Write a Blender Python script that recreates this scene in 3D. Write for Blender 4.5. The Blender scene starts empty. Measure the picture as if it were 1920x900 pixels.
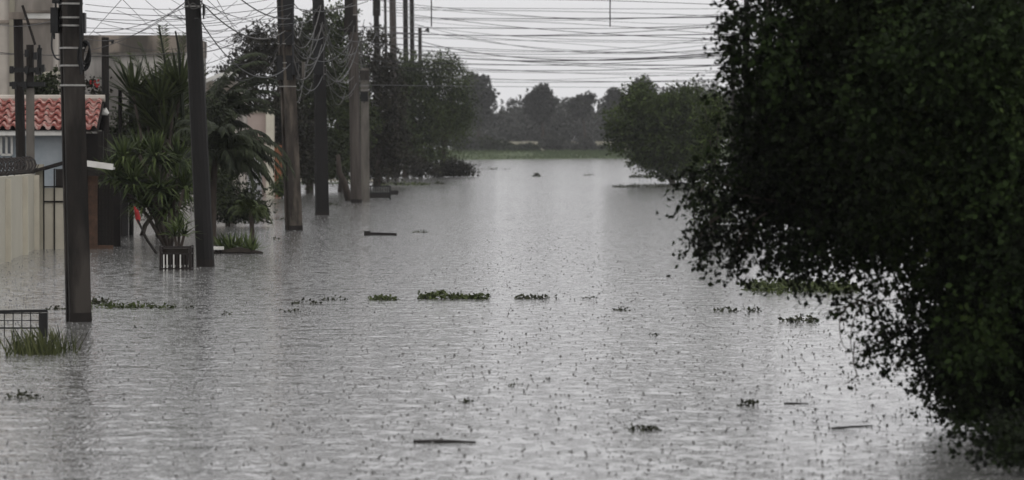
import bpy, bmesh, math, random
import numpy as np
from mathutils import Vector, Matrix

# ------------------------------------------------------------------ camera, light, exposure
SC = bpy.context.scene
COL = SC.collection
R = math.radians
F = 7800.0                      # focal length in pixels of a 1920 x 900 frame
CAMH = 2.3                      # metres above the flood water
PITCH = math.atan(178 / F)

cam_d = bpy.data.cameras.new('camera')
cam = bpy.data.objects.new('camera', cam_d)
COL.objects.link(cam)
cam.location = (0, 0, CAMH)
cam.rotation_euler = (math.pi / 2 - PITCH, 0, 0)
cam_d.sensor_width = 36
cam_d.lens = F / 1920 * 36
cam_d.clip_start = 0.5
cam_d.clip_end = 6000
cam_d.dof.use_dof = True
cam_d.dof.focus_distance = 66
cam_d.dof.aperture_fstop = 3.9
SC.camera = cam

SUN_EL, SUN_AZ = R(58), R(150)
world = bpy.data.worlds.new('World')
SC.world = world
world.use_nodes = True
nt = world.node_tree
nt.nodes.clear()
o_ = nt.nodes.new('ShaderNodeOutputWorld')
bg = nt.nodes.new('ShaderNodeBackground')
sky = nt.nodes.new('ShaderNodeTexSky')
sky.sky_type = 'NISHITA'
sky.sun_disc = False
sky.sun_elevation = SUN_EL
sky.sun_rotation = SUN_AZ
sky.dust_density = 6
bw = nt.nodes.new('ShaderNodeHueSaturation')
bw.inputs['Saturation'].default_value = 0.02
mixc = nt.nodes.new('ShaderNodeMix'); mixc.data_type = 'RGBA'
mixc.inputs[0].default_value = 0.93                      # an even overcast lid over the clear-sky gradient
tc = nt.nodes.new('ShaderNodeTexCoord')
mp = nt.nodes.new('ShaderNodeMapping'); mp.inputs['Scale'].default_value = (1, 1, 5)
nz = nt.nodes.new('ShaderNodeTexNoise'); nz.inputs['Scale'].default_value = 2.2; nz.inputs['Detail'].default_value = 5
cr = nt.nodes.new('ShaderNodeValToRGB')
cr.color_ramp.elements[0].position = 0.25; cr.color_ramp.elements[0].color = (8.3, 8.25, 8.4, 1)
cr.color_ramp.elements[1].position = 0.75; cr.color_ramp.elements[1].color = (9.7, 9.65, 9.8, 1)
L = nt.links.new
L(sky.outputs[0], bw.inputs['Color'])
L(tc.outputs['Generated'], mp.inputs[0]); L(mp.outputs[0], nz.inputs['Vector']); L(nz.outputs['Fac'], cr.inputs[0])
L(bw.outputs[0], mixc.inputs[6]); L(cr.outputs[0], mixc.inputs[7])
L(mixc.outputs[2], bg.inputs['Color'])
bg.inputs['Strength'].default_value = 0.1
L(bg.outputs[0], o_.inputs['Surface'])

sun_d = bpy.data.lights.new('sun', 'SUN')
sun = bpy.data.objects.new('sun', sun_d)
COL.objects.link(sun)
sun_d.energy = 0.5
sun_d.angle = R(40)
sun_d.color = (1, 0.97, 0.93)
sun.rotation_euler = (math.pi / 2 - SUN_EL, 0, -SUN_AZ + math.pi)

SC.view_settings.view_transform = 'Standard'
SC.view_settings.look = 'None'
SC.view_settings.exposure = 0.0
SC.view_settings.gamma = 1.0
SC.view_settings.use_curve_mapping = False
SC.cycles.use_denoising = True
SC.cycles.max_bounces = 5
SC.cycles.diffuse_bounces = 3
SC.cycles.glossy_bounces = 3
SC.cycles.transmission_bounces = 3
SC.cycles.volume_bounces = 0
SC.cycles.caustics_reflective = False
SC.cycles.caustics_refractive = False

rng = np.random.default_rng(11)
random.seed(5)

# ------------------------------------------------------------------ helpers
def ray(px, py):
    a, b = (px - 960) / F, (450 - py) / F
    c, s = math.cos(PITCH), math.sin(PITCH)
    return Vector((a, c + b * s, -s + b * c))
def P(px, py, Y):
    r = ray(px, py); t = Y / r.y
    return Vector((r.x * t, Y, CAMH + r.z * t))
def G(px, py, z=0.0):
    r = ray(px, py); t = (z - CAMH) / r.z
    return Vector((r.x * t, r.y * t, z))
def S(Y): return Y / F            # metres per pixel at distance Y

def tag(o, label=None, cat=None, group=None, kind=None):
    if label: o['label'] = label
    if cat: o['category'] = cat
    if group: o['group'] = group
    if kind: o['kind'] = kind
    return o
def empty(name, loc, label, cat, group=None):
    o = bpy.data.objects.new(name, None); COL.objects.link(o)
    o.location = loc
    o.empty_display_size = 0.2
    return tag(o, label, cat, group)
def link(name, me, mat, parent=None, smooth=False):
    if mat is not None: me.materials.append(mat)
    if smooth: me.polygons.foreach_set('use_smooth', [True] * len(me.polygons))
    o = bpy.data.objects.new(name, me); COL.objects.link(o)
    if parent is not None:
        o.parent = parent
        # vertices are given in world space: bring them into the parent's space
        off = Vector((0, 0, 0)); p = parent
        while p is not None:
            off += p.location; p = p.parent
        me.transform(Matrix.Translation(-off))
    return o
class MB:
    def __init__(s): s.v = []; s.f = []
    def add(s, vs, fs):
        n = len(s.v); s.v += [tuple(v) for v in vs]; s.f += [tuple(i + n for i in f) for f in fs]
    def box(s, a, b, rot=0.0, piv=None):
        x0, y0, z0 = a; x1, y1, z1 = b
        vs = [(x, y, z) for z in (z0, z1) for x, y in ((x0, y0), (x1, y0), (x1, y1), (x0, y1))]
        if rot:
            cx, cy = piv if piv else ((x0 + x1) / 2, (y0 + y1) / 2)
            c, q = math.cos(rot), math.sin(rot)
            vs = [(cx + (x - cx) * c - (y - cy) * q, cy + (x - cx) * q + (y - cy) * c, z) for x, y, z in vs]
        s.add(vs, [(0, 3, 2, 1), (4, 5, 6, 7), (0, 1, 5, 4), (1, 2, 6, 5), (2, 3, 7, 6), (3, 0, 4, 7)])
    def bar(s, p, q, w, h=None, up=(0, 0, 1)):
        p, q = Vector(p), Vector(q); d = (q - p).normalized(); up = Vector(up)
        if abs(d.dot(up)) > .98: up = Vector((0, 1, 0))
        a = d.cross(up).normalized() * w / 2; b = a.cross(d).normalized() * (h or w) / 2
        vs = [e + i * a + j * b for e in (p, q) for i, j in ((-1, -1), (1, -1), (1, 1), (-1, 1))]
        s.add(vs, [(0, 3, 2, 1), (4, 5, 6, 7), (0, 1, 5, 4), (1, 2, 6, 5), (2, 3, 7, 6), (3, 0, 4, 7)])
    def tube(s, pts, rad, n=6):
        pts = [Vector(p) for p in pts]; m = len(pts)
        if not hasattr(rad, '__len__'): rad = [rad] * m
        vs = []; fs = []
        for i, p in enumerate(pts):
            d = (pts[min(i + 1, m - 1)] - pts[max(i - 1, 0)]).normalized()
            up = Vector((0, 0, 1)) if abs(d.z) < .9 else Vector((0, 1, 0))
            a = d.cross(up).normalized(); b = a.cross(d)
            for k in range(n):
                t = 2 * math.pi * k / n
                vs.append(p + (a * math.cos(t) + b * math.sin(t)) * rad[i])
        for i in range(m - 1):
            for k in range(n):
                fs.append((i * n + k, i * n + (k + 1) % n, (i + 1) * n + (k + 1) % n, (i + 1) * n + k))
        fs.append(tuple(range(n))[::-1]); fs.append(tuple((m - 1) * n + k for k in range(n)))
        s.add(vs, fs)
    def prism(s, poly, z0, z1, c=(0, 0), c2=None, k=1.0):
        """polygon in the ground plane, lofted from z0 at c to z1 at c2, scaled by k"""
        n = len(poly); c2 = c2 or c
        vs = [(c[0] + x, c[1] + y, z0) for x, y in poly] + [(c2[0] + x * k, c2[1] + y * k, z1) for x, y in poly]
        s.add(vs, [tuple(range(n))[::-1], tuple(range(n, 2 * n))] + [(i, (i + 1) % n, n + (i + 1) % n, n + i) for i in range(n)])
    def build(s, name, mat, parent=None, smooth=False):
        me = bpy.data.meshes.new(name); me.from_pydata(s.v, [], s.f); me.update()
        return link(name, me, mat, parent, smooth)
def np_mesh(name, V, k, mat, parent=None, smooth=False):
    """V: (n*k, 3) vertices, every k of them one face"""
    V = np.ascontiguousarray(V, dtype=np.float32); n = len(V)
    me = bpy.data.meshes.new(name)
    me.vertices.add(n); me.vertices.foreach_set('co', V.ravel())
    me.loops.add(n); me.loops.foreach_set('vertex_index', np.arange(n, dtype=np.int32))
    me.polygons.add(n // k)
    me.polygons.foreach_set('loop_start', np.arange(0, n, k, dtype=np.int32))
    me.update(calc_edges=True)
    return link(name, me, mat, parent, smooth)

# ------------------------------------------------------------------ materials
def mat(name, c1, c2=None, rough=0.85, scale=3.0, bump=0.0, spec=0.3, stain=None, streak=1.0, metal=0.0):
    m = bpy.data.materials.new(name); m.use_nodes = True; t = m.node_tree; b = t.nodes['Principled BSDF']
    b.inputs['Roughness'].default_value = rough
    b.inputs['Specular IOR Level'].default_value = spec
    b.inputs['Metallic'].default_value = metal
    l = t.links.new
    if c2 is None: c2 = tuple(x * .7 for x in c1)
    geo = t.nodes.new('ShaderNodeNewGeometry')
    mp = t.nodes.new('ShaderNodeMapping'); mp.inputs['Scale'].default_value = (1, 1, 1 / streak)
    l(geo.outputs['Position'], mp.inputs[0])
    n = t.nodes.new('ShaderNodeTexNoise'); n.inputs['Scale'].default_value = scale; n.inputs['Detail'].default_value = 8
    n.inputs['Roughness'].default_value = .65
    l(mp.outputs[0], n.inputs['Vector'])
    r = t.nodes.new('ShaderNodeValToRGB')
    r.color_ramp.elements[0].position = .33; r.color_ramp.elements[0].color = (*c2, 1)
    r.color_ramp.elements[1].position = .66; r.color_ramp.elements[1].color = (*c1, 1)
    l(n.outputs['Fac'], r.inputs[0]); out = r.outputs[0]
    if stain:
        n2 = t.nodes.new('ShaderNodeTexNoise'); n2.inputs['Scale'].default_value = scale * .35; n2.inputs['Detail'].default_value = 6
        mp2 = t.nodes.new('ShaderNodeMapping'); mp2.inputs['Scale'].default_value = (1.6, 1.6, .35)
        l(geo.outputs['Position'], mp2.inputs[0]); l(mp2.outputs[0], n2.inputs['Vector'])
        r2 = t.nodes.new('ShaderNodeValToRGB'); r2.color_ramp.elements[0].position = .47; r2.color_ramp.elements[1].position = .62
        l(n2.outputs['Fac'], r2.inputs[0])
        mx = t.nodes.new('ShaderNodeMix'); mx.data_type = 'RGBA'
        l(r2.outputs[0], mx.inputs[0]); l(out, mx.inputs[6]); mx.inputs[7].default_value = (*stain, 1); out = mx.outputs[2]
    l(out, b.inputs['Base Color'])
    if bump:
        bp = t.nodes.new('ShaderNodeBump'); bp.inputs['Strength'].default_value = bump; bp.inputs['Distance'].default_value = .03
        l(n.outputs['Fac'], bp.inputs['Height']); l(bp.outputs[0], b.inputs['Normal'])
    return m
def leafmat(name, dark, light, scale=.8, trans=.25, rough=.55, third=None):
    m = bpy.data.materials.new(name); m.use_nodes = True; t = m.node_tree; l = t.links.new
    b = t.nodes['Principled BSDF']; out = t.nodes['Material Output']
    b.inputs['Roughness'].default_value = rough; b.inputs['Specular IOR Level'].default_value = .15
    geo = t.nodes.new('ShaderNodeNewGeometry')
    n = t.nodes.new('ShaderNodeTexNoise'); n.inputs['Scale'].default_value = scale; n.inputs['Detail'].default_value = 3
    l(geo.outputs['Position'], n.inputs['Vector'])
    a = t.nodes.new('ShaderNodeMath'); a.operation = 'MULTIPLY_ADD'; a.inputs[1].default_value = .5
    l(geo.outputs['Random Per Island'], a.inputs[0])
    s_ = t.nodes.new('ShaderNodeMath'); s_.operation = 'SUBTRACT'; l(n.outputs['Fac'], s_.inputs[0]); s_.inputs[1].default_value = .25
    l(s_.outputs[0], a.inputs[2])
    r = t.nodes.new('ShaderNodeValToRGB')
    r.color_ramp.elements[0].position = .25; r.color_ramp.elements[0].color = (*dark, 1)
    r.color_ramp.elements[1].position = .8; r.color_ramp.elements[1].color = (*light, 1)
    if third:
        e = r.color_ramp.elements.new(.93); e.color = (*third, 1)
    l(a.outputs[0], r.inputs[0]); l(r.outputs[0], b.inputs['Base Color'])
    tr = t.nodes.new('ShaderNodeBsdfTranslucent'); l(r.outputs[0], tr.inputs['Color'])
    mx = t.nodes.new('ShaderNodeMixShader'); mx.inputs[0].default_value = trans
    l(b.outputs[0], mx.inputs[1]); l(tr.outputs[0], mx.inputs[2]); l(mx.outputs[0], out.inputs['Surface'])
    return m
M = {}
M['concrete'] = mat('wet_concrete', (.022, .018, .015), (.007, .006, .005), .85, 6, .6, stain=(.05, .043, .037), streak=5)
M['concrete_tan'] = mat('tan_concrete', (.12, .1, .08), (.015, .012, .01), .85, 5, .6, stain=(.03, .024, .02), streak=4)
M['concrete_dark'] = mat('dark_concrete', (.011, .0095, .009), (.005, .0045, .004), .75, 4, .4, streak=5)
M['concrete_light'] = mat('pale_concrete', (.17, .155, .135), (.08, .072, .062), .85, 3, .3, streak=4)
M['wood_pole'] = mat('weathered_wood', (.1, .086, .075), (.025, .02, .017), .85, 7, .5, streak=14)
M['wood_dark'] = mat('dark_wood', (.02, .016, .013), (.008, .007, .006), .85, 7, .5, streak=12)
M['black'] = mat('black_plastic', (.012, .012, .012), (.008, .008, .008), .5, 5)
M['wire'] = mat('wire_sheath', (.03, .03, .032), (.02, .02, .022), .6, 5)
M['wire_grey'] = mat('grey_cable_sheath', (.11, .105, .1), (.05, .047, .045), .7, 5)
M['steel'] = mat('galvanised_band', (.36, .35, .33), (.22, .21, .2), .5, 20)
M['iron'] = mat('rusty_iron', (.028, .021, .018), (.016, .013, .012), .7, 20)
M['ceramic'] = mat('ceramic', (.5, .48, .45), (.3, .28, .26), .3, 10)
M['white_metal'] = mat('white_metal', (.75, .74, .7), (.6, .58, .54), .5, 3)
M['cream'] = mat('cream_render', (.46, .43, .35), (.36, .335, .27), .9, 1.3, .1, stain=(.24, .22, .17))
M['cream_wall'] = mat('cream_wall', (.47, .445, .37), (.4, .375, .305), .9, .35, .05)
M['beige'] = mat('beige_render', (.5, .455, .4), (.4, .36, .315), .9, 1.0, .1, stain=(.17, .15, .13))
M['parapet'] = mat('stained_parapet', (.3, .255, .21), (.2, .17, .145), .9, 2.0, .1, stain=(.08, .07, .06))
M['greywall'] = mat('grey_render', (.48, .455, .42), (.37, .35, .32), .9, 1.2, .1, stain=(.14, .13, .12))
M['whitewash'] = mat('bluish_whitewash', (.4, .43, .45), (.27, .31, .34), .9, 1.6, .1, stain=(.17, .19, .2))
M['pink'] = mat('pinkish_render', (.42, .34, .3), (.35, .28, .25), .9, 1.2, .05)
M['pale'] = mat('pale_cream_render', (.62, .58, .48), (.5, .46, .38), .9, 1.2, .05)
M['garage'] = mat('grey_white_door', (.5, .5, .52), (.42, .42, .44), .7, 2)
M['orange'] = mat('orange_brick', (.3, .12, .06), (.17, .07, .04), .85, 6, .3)
M['brown'] = mat('brown_brick', (.13, .075, .05), (.06, .038, .028), .9, 8, .3)
M['tile'] = mat('clay_tile', (.4, .13, .105), (.14, .045, .038), .85, 13, .2, stain=(.5, .34, .3))
M['dark_in'] = mat('near_black', (.02, .016, .014), (.012, .01, .009), .9, 4)
M['glass'] = mat('window_glass', (.06, .075, .09), (.04, .05, .06), .12, 2, spec=.6)
M['red'] = mat('red_cloth', (.38, .03, .03), (.2, .015, .015), .8, 8)
M['bark'] = mat('bark', (.07, .055, .045), (.03, .024, .02), .9, 9, .5, streak=5)
M['barklight'] = mat('pale_bark', (.14, .12, .1), (.07, .06, .05), .9, 9, .5, streak=5)
M['soil'] = mat('wet_soil', (.03, .024, .018), (.018, .014, .011), .9, 9, .5)
M['plank'] = mat('soaked_wood', (.022, .018, .016), (.012, .01, .009), .55, 9, .3)
M['leaf_near'] = leafmat('leaf_near', (.002, .0028, .0012), (.014, .024, .005), .7, .04, .8, third=(.06, .08, .02))  # third tone paints rare yellow-green glints on the leaves
M['leaf_near_lit'] = leafmat('leaf_near_lit', (.006, .011, .003), (.024, .042, .009), 1.3, .08, .8, third=(.05, .07, .018))  # greener, brighter copy of leaf_near for the lit parts of the crown
M['leaf_mid'] = leafmat('leaf_mid', (.018, .024, .012), (.045, .055, .022), .5, .15)
M['leaf_brown'] = leafmat('leaf_brown', (.018, .018, .013), (.04, .037, .024), .5, .15)
M['leaf_bright'] = leafmat('leaf_bright', (.015, .023, .008), (.08, .112, .03), .5, .18)
M['leaf_willow'] = leafmat('leaf_willow', (.02, .03, .012), (.09, .115, .042), .45, .2)
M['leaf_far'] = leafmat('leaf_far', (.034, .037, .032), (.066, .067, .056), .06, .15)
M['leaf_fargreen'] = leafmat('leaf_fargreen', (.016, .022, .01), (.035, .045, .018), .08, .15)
M['palm'] = leafmat('palm_leaf', (.018, .025, .011), (.075, .095, .034), 1.2, .18, .5)
M['palm_dark'] = leafmat('palm_dark', (.013, .017, .01), (.048, .058, .03), 1.2, .15, .55)
M['yucca'] = leafmat('yucca_leaf', (.02, .032, .012), (.095, .125, .04), 2.0, .15, .5)
M['grass'] = leafmat('grass_blade', (.022, .03, .012), (.11, .12, .05), 2.0, .2)
M['float'] = leafmat('float_leaf', (.025, .034, .012), (.1, .125, .045), 3.0, .2)
M['floatdark'] = leafmat('float_dark', (.02, .022, .013), (.05, .055, .028), 3.0, .1)
M['bank'] = mat('bank_grass', (.085, .115, .045), (.04, .058, .025), .9, .6, .2, streak=.5)

def water_mat():
    m = bpy.data.materials.new('flood_water'); m.use_nodes = True; t = m.node_tree; l = t.links.new
    b = t.nodes['Principled BSDF']
    b.inputs['Base Color'].default_value = (.18, .178, .172, 1)
    b.inputs['Roughness'].default_value = .085
    b.inputs['IOR'].default_value = 1.42
    geo = t.nodes.new('ShaderNodeNewGeometry')
    def noise(scale, detail, vec=None, rough=.6):
        n = t.nodes.new('ShaderNodeTexNoise'); n.inputs['Scale'].default_value = scale; n.inputs['Detail'].default_value = detail
        n.inputs['Roughness'].default_value = rough
        l(vec or geo.outputs['Position'], n.inputs['Vector']); return n.outputs['Fac']
    def mth(op, a, b_):
        q = t.nodes.new('ShaderNodeMath'); q.operation = op
        for i, x in enumerate((a, b_)):
            if isinstance(x, (int, float)): q.inputs[i].default_value = x
            else: l(x, q.inputs[i])
        return q.outputs[0]
    mpw = t.nodes.new('ShaderNodeMapping'); mpw.inputs['Scale'].default_value = (1.5, .75, 1); l(geo.outputs['Position'], mpw.inputs[0])
    fine = noise(8, 2, mpw.outputs[0], .5)
    wave = noise(3.6, 2, mpw.outputs[0], .5)
    mid = noise(1.3, 3)
    # rings of rain drops: a few cells of Voronoi, each a damped ripple round its point
    def rings(scale, rand):
        v = t.nodes.new('ShaderNodeTexVoronoi'); v.voronoi_dimensions = '2D'; v.inputs['Scale'].default_value = scale
        v.inputs['Randomness'].default_value = rand
        l(geo.outputs['Position'], v.inputs['Vector'])
        sn = mth('SINE', mth('MULTIPLY', v.outputs['Distance'], 34), 0)
        fall = t.nodes.new('ShaderNodeMapRange'); fall.inputs['From Min'].default_value = 0; fall.inputs['From Max'].default_value = .5
        fall.inputs['To Min'].default_value = 1; fall.inputs['To Max'].default_value = 0
        l(v.outputs['Distance'], fall.inputs[0])
        return mth('MULTIPLY', sn, fall.outputs[0])
    rg = mth('ADD', rings(2.1, 1), mth('MULTIPLY', rings(4.3, 1), .6))
    # calmer and rougher patches drifting over the surface
    mpp = t.nodes.new('ShaderNodeMapping'); mpp.inputs['Scale'].default_value = (.12, .035, 1); l(geo.outputs['Position'], mpp.inputs[0])
    patch = noise(1.0, 3, mpp.outputs[0])
    h = mth('ADD', mth('MULTIPLY', fine, .5), mth('MULTIPLY', mid, 1.4))
    h = mth('ADD', h, mth('MULTIPLY', rg, .2))
    h = mth('ADD', h, mth('MULTIPLY', wave, .42))
    bp = t.nodes.new('ShaderNodeBump'); bp.inputs['Distance'].default_value = .021
    st = t.nodes.new('ShaderNodeMapRange'); st.inputs['From Min'].default_value = .35; st.inputs['From Max'].default_value = .65
    st.inputs['To Min'].default_value = .6; st.inputs['To Max'].default_value = 1.0
    l(patch, st.inputs[0]); l(st.outputs[0], bp.inputs['Strength'])
    l(h, bp.inputs['Height']); l(bp.outputs[0], b.inputs['Normal'])
    return m
M['water'] = water_mat()
M['splash'] = mat('splashing_water', (.19, .186, .18), (.055, .052, .05), .3, 17, spec=.4)

# ------------------------------------------------------------------ the setting
def sheet(name, x0, y0, x1, y1, z, m):
    b = MB(); b.add([(x0, y0, z), (x1, y0, z), (x1, y1, z), (x0, y1, z)], [(0, 1, 2, 3)])
    o = b.build(name, m); o['kind'] = 'structure'; return o
sheet('ground', -640, -50, 640, 1400, -.8, M['soil'])
sheet('water', -640, -50, 640, 1400, 0, M['water'])

def rain_splashes():
    n = 34000
    Y = 27 + 150 * rng.random(n) ** 1.15
    X = (rng.random(n) * 2 - 1) * (.128 * Y + 1.5)
    # ellipsoid-ish lump with a pointed top
    sz = .0075 + .0085 * rng.random(n) ** 2.6
    asp = .35 + .6 * rng.random(n) ** 2
    K = 6; rows = [(1.0, 0.0), (.8, .55), (.35, 1.0)]
    ang = np.arange(K) * 2 * np.pi / K
    faces = []
    rot = rng.random(n) * 6.28
    ring = []
    for rr, zz in rows:
        px_ = X[:, None] + np.cos(ang[None] + rot[:, None]) * sz[:, None] * rr
        py_ = Y[:, None] + np.sin(ang[None] + rot[:, None]) * sz[:, None] * rr
        pz_ = np.repeat((zz * sz * asp * 1.6)[:, None], K, 1) - .002
        ring.append(np.stack([px_, py_, pz_], -1))
    out = []
    for a, b in ((0, 1), (1, 2)):
        for k in range(K):
            k2 = (k + 1) % K
            out.append(np.stack([ring[a][:, k], ring[a][:, k2], ring[b][:, k2], ring[b][:, k]], 1))
    for k in (0, 2, 4):
        out.append(np.stack([ring[2][:, k], ring[2][:, (k + 1) % K], ring[2][:, (k + 2) % K], ring[2][:, (k + 3) % K]], 1))
    V = np.concatenate(out, 0).reshape(-1, 3)
    o = np_mesh('rain_splashes', V, 4, M['splash'])
    tag(o, 'tiny dark rain splashes dotting the grey flood water', 'rain splashes', kind='stuff')
rain_splashes()

# far bank and what stands behind it
def bank():
    b = MB()
    xs = np.linspace(-170, 190, 60)
    rows = []
    for x in xs:
        px = 960 + x / 690 * F
        yf = 655 + (x + 5) * 2.2 if abs(x) < 60 else 655 + math.copysign(60, x) * 2.2
        w = .12 * math.sin(x * .9) + .1 * math.sin(x * .37 + 1)
        rows.append([(x, yf - 1, -.1), (x, yf, .05), (x, yf + 8, .75 + w), (x, yf + 22, 1.15 + w * .6), (x, 1380, 1.2)])
    n = len(rows[0]); vs = [p for r in rows for p in r]
    fs = [(i * n + j, (i + 1) * n + j, (i + 1) * n + j + 1, i * n + j + 1) for i in range(len(rows) - 1) for j in range(n - 1)]
    b.add(vs, fs); o = b.build('bank', M['bank'], smooth=True); o['kind'] = 'structure'
bank()

def leaves_from_twigs(base, dirs, L_, k, size, droop=.15, width=.42, spread=1.0):
    """base (n,3), dirs (n,3): k leaves along each twig -> (n*k*4,3) folded rhombi"""
    n = len(base)
    t = (np.arange(k) + rng.random((n, k))) / k
    Ls = L_ * (.6 + .8 * rng.random((n, 1)))
    p = base[:, None, :] + dirs[:, None, :] * (t * Ls)[..., None]
    p[..., 2] -= (t * Ls) ** 2 * droop / max(L_, 1e-6)
    p = p + rng.normal(0, size * .35 * spread, p.shape)
    p = p.reshape(-1, 3); m = len(p)
    d = np.repeat(dirs, k, 0) * .7 + rng.normal(0, .75, (m, 3)); d[:, 2] -= .25
    d /= np.linalg.norm(d, axis=1)[:, None]
    s = np.cross(d, rng.normal(0, 1, (m, 3)) + np.array([0, 0, 1.0])); s /= np.linalg.norm(s, axis=1)[:, None] + 1e-9
    nn = np.cross(d, s)
    z = size * (.6 + .8 * rng.random((m, 1)))
    a = p; c = p + d * z
    mid = p + d * z * .45 + nn * z * .12
    V = np.stack([a, mid + s * z * width, c, mid - s * z * width], 1).reshape(-1, 3)
    return V
def sample_clumps(clumps, n, gap=.0, freq=1.0, shell=.45):
    """points inside ellipsoids (cx,cy,cz,rx,ry,rz[,weight]) with lumpy radii, and outward directions"""
    C = np.array([c[:6] for c in clumps], float)
    w = np.array([c[6] if len(c) > 6 else 1.0 for c in clumps]) * (C[:, 3] * C[:, 4] * C[:, 5]) ** .75
    idx = rng.choice(len(C), n, p=w / w.sum())
    u = rng.normal(0, 1, (n, 3)); u /= np.linalg.norm(u, axis=1)[:, None]
    ph = rng.random((len(C), 3)) * 6.28
    lump = 1 + .16 * np.sin(u[:, 0] * 4 + ph[idx, 0]) * np.sin(u[:, 2] * 5 + ph[idx, 1]) + .12 * np.sin(u[:, 1] * 7 + u[:, 2] * 6 + ph[idx, 2])
    r = rng.random(n) ** shell * lump
    p = C[idx, :3] + u * r[:, None] * C[idx, 3:6]
    if gap > 0:
        q = np.sin(p[:, 0] * 2.1 * freq + 1.3) * np.sin(p[:, 2] * 2.7 * freq + .4) + np.sin(p[:, 1] * 1.9 * freq + p[:, 2] * 1.3 * freq) * .6 + rng.normal(0, .25, n)
        keep = q > (-1.2 + gap * 1.2)
        p, u = p[keep], u[keep]
    return p, u
def crown_mesh(name, clumps, n, size, m, parent, k=9, twig=None, gap=.3, freq=1.0, droop=.15, shell=.45, width=.42, dirz=-.1, minz=.03):
    p, u = sample_clumps(clumps, n, gap, freq, shell)
    d = u * .6 + rng.normal(0, .5, u.shape); d[:, 2] += dirz
    d /= np.linalg.norm(d, axis=1)[:, None]
    V = leaves_from_twigs(p, d, twig or size * 4, k, size, droop, width)
    V = V.reshape(-1, 4, 3); V = V[V[:, :, 2].min(1) > minz].reshape(-1, 3)
    return np_mesh(name, V, 4, m, parent)
def limb_paths(b, start, clumps, r0, seed=0):
    """limbs from the trunk's top into the clumps"""
    rr = random.Random(seed)
    for c in clumps:
        e = Vector(c[:3]); s = Vector(start)
        mid = s.lerp(e, .5) + Vector((rr.uniform(-.1, .1), rr.uniform(-.1, .1), rr.uniform(.0, .15))) * (e - s).length
        pts = [s, s.lerp(mid, .5) + Vector((0, 0, .03)), mid, mid.lerp(e, .6), e]
        b.tube(pts, [r0, r0 * .8, r0 * .6, r0 * .4, r0 * .2], 6)
        for q in range(3):
            f = e + Vector((rr.uniform(-1, 1) * c[3], rr.uniform(-1, 1) * c[4], rr.uniform(-.5, 1) * c[5])) * .7
            b.tube([mid.lerp(e, .5), mid.lerp(f, .6), f], [r0 * .35, r0 * .2, r0 * .08], 4)
def pclumps(lst, Y):
    """(px,py,rx_px,rz_px[,dY[,w]]) -> world ellipsoids"""
    out = []
    for c in lst:
        dY = c[4] if len(c) > 4 else 0; w = c[5] if len(c) > 5 else 1
        q = P(c[0], c[1], Y + dY); s = S(Y + dY)
        out.append((q.x, q.y, q.z, c[2] * s, (c[2] + c[3]) / 2 * s * 1.0, c[3] * s, w))
    return out
def tree(name, label, Y, base_px, clumps, n, leaf, m, trunk_r=.15, bark='bark', top=None, group=None, cat='tree', **kw):
    bs = P(base_px, 272, Y); bs.z = 0
    cl = pclumps(clumps, Y)
    root = empty(name, bs, label, cat, group)
    b = MB()
    t = Vector(top) if top else Vector((np.mean([c[0] for c in cl]), np.mean([c[1] for c in cl]), min(c[2] for c in cl)))
    if (t - bs).length < .4: t = bs + Vector((0, 0, .8))
    mid = bs.lerp(t, .5) + Vector((.06 * (t - bs).length, 0, 0))
    b.tube([bs - Vector((0, 0, .3)), bs.lerp(mid, .5), mid, t], [trunk_r * 1.25, trunk_r, trunk_r * .85, trunk_r * .7], 8)
    limb_paths(b, t, cl[:14], trunk_r * .5, len(label))
    b.build('trunk', M[bark], root, True)
    crown_mesh('crown', cl, n, leaf, M[m], root, **kw)
    return root

# --- the far wood and the trees that stand out of it
def woods():
    prof = [(-900, 150), (300, 160), (700, 165), (840, 185), (868, 178), (900, 178), (925, 188), (945, 182), (975, 178), (1000, 178), (1040, 174), (1075, 176), (1100, 182), (1130, 180), (1155, 170), (1180, 160), (1205, 152), (1250, 156), (1300, 152), (1345, 150), (1500, 150), (2800, 140)]
    px = np.array([p[0] for p in prof]); py = np.array([p[1] for p in prof])
    cl = []
    for i in range(240):
        x = rng.uniform(-900, 2800) if i < 110 else rng.uniform(820, 1400)
        Y = rng.uniform(790, 900)
        top = np.interp(x, px, py) + 14 + rng.uniform(0, 28) * (rng.random() < .7) + rng.normal(0, 3)
        r = rng.uniform(7, 24)
        q = P(x, top + r, Y); s = S(Y)
        cl.append((q.x, q.y, q.z, r * s, r * s, r * s * .95))
        for k in range(3):
            yy = top + r + (k + 1) * rng.uniform(16, 26)
            if yy > 262: break
            q = P(x + rng.uniform(-16, 16), yy, Y - 6); rr = rng.uniform(16, 28) * s
            cl.append((q.x, q.y, max(q.z, 2.0), rr, rr, rr))
    for x in np.arange(820, 1420, 13):
        r = rng.uniform(9, 16); q = P(x, np.interp(x, px, py) + rng.uniform(0, 9) + r, 800); s = S(800)
        cl.append((q.x, q.y, q.z, r * s, r * s, r * s))
    # solid understorey
    for x in np.arange(-880, 2800, 34):
        q = P(x + rng.uniform(-10, 10), rng.uniform(235, 258), 785)
        cl.append((q.x, q.y, q.z, 3.2, 3, 2.4))
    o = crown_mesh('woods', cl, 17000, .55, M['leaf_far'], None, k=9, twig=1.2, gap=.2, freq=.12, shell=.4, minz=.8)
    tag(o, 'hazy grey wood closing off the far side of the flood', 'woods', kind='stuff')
woods()
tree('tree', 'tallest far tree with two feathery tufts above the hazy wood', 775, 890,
     [(892, 152, 13, 12), (908, 150, 7, 6), (886, 178, 18, 20), (893, 205, 22, 22), (880, 150, 7, 9), (915, 178, 10, 12)], 1100, .55, 'leaf_far', .3, group='trees standing out of the far wood', gap=.25, freq=.2, minz=.8, twig=.8)
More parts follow.
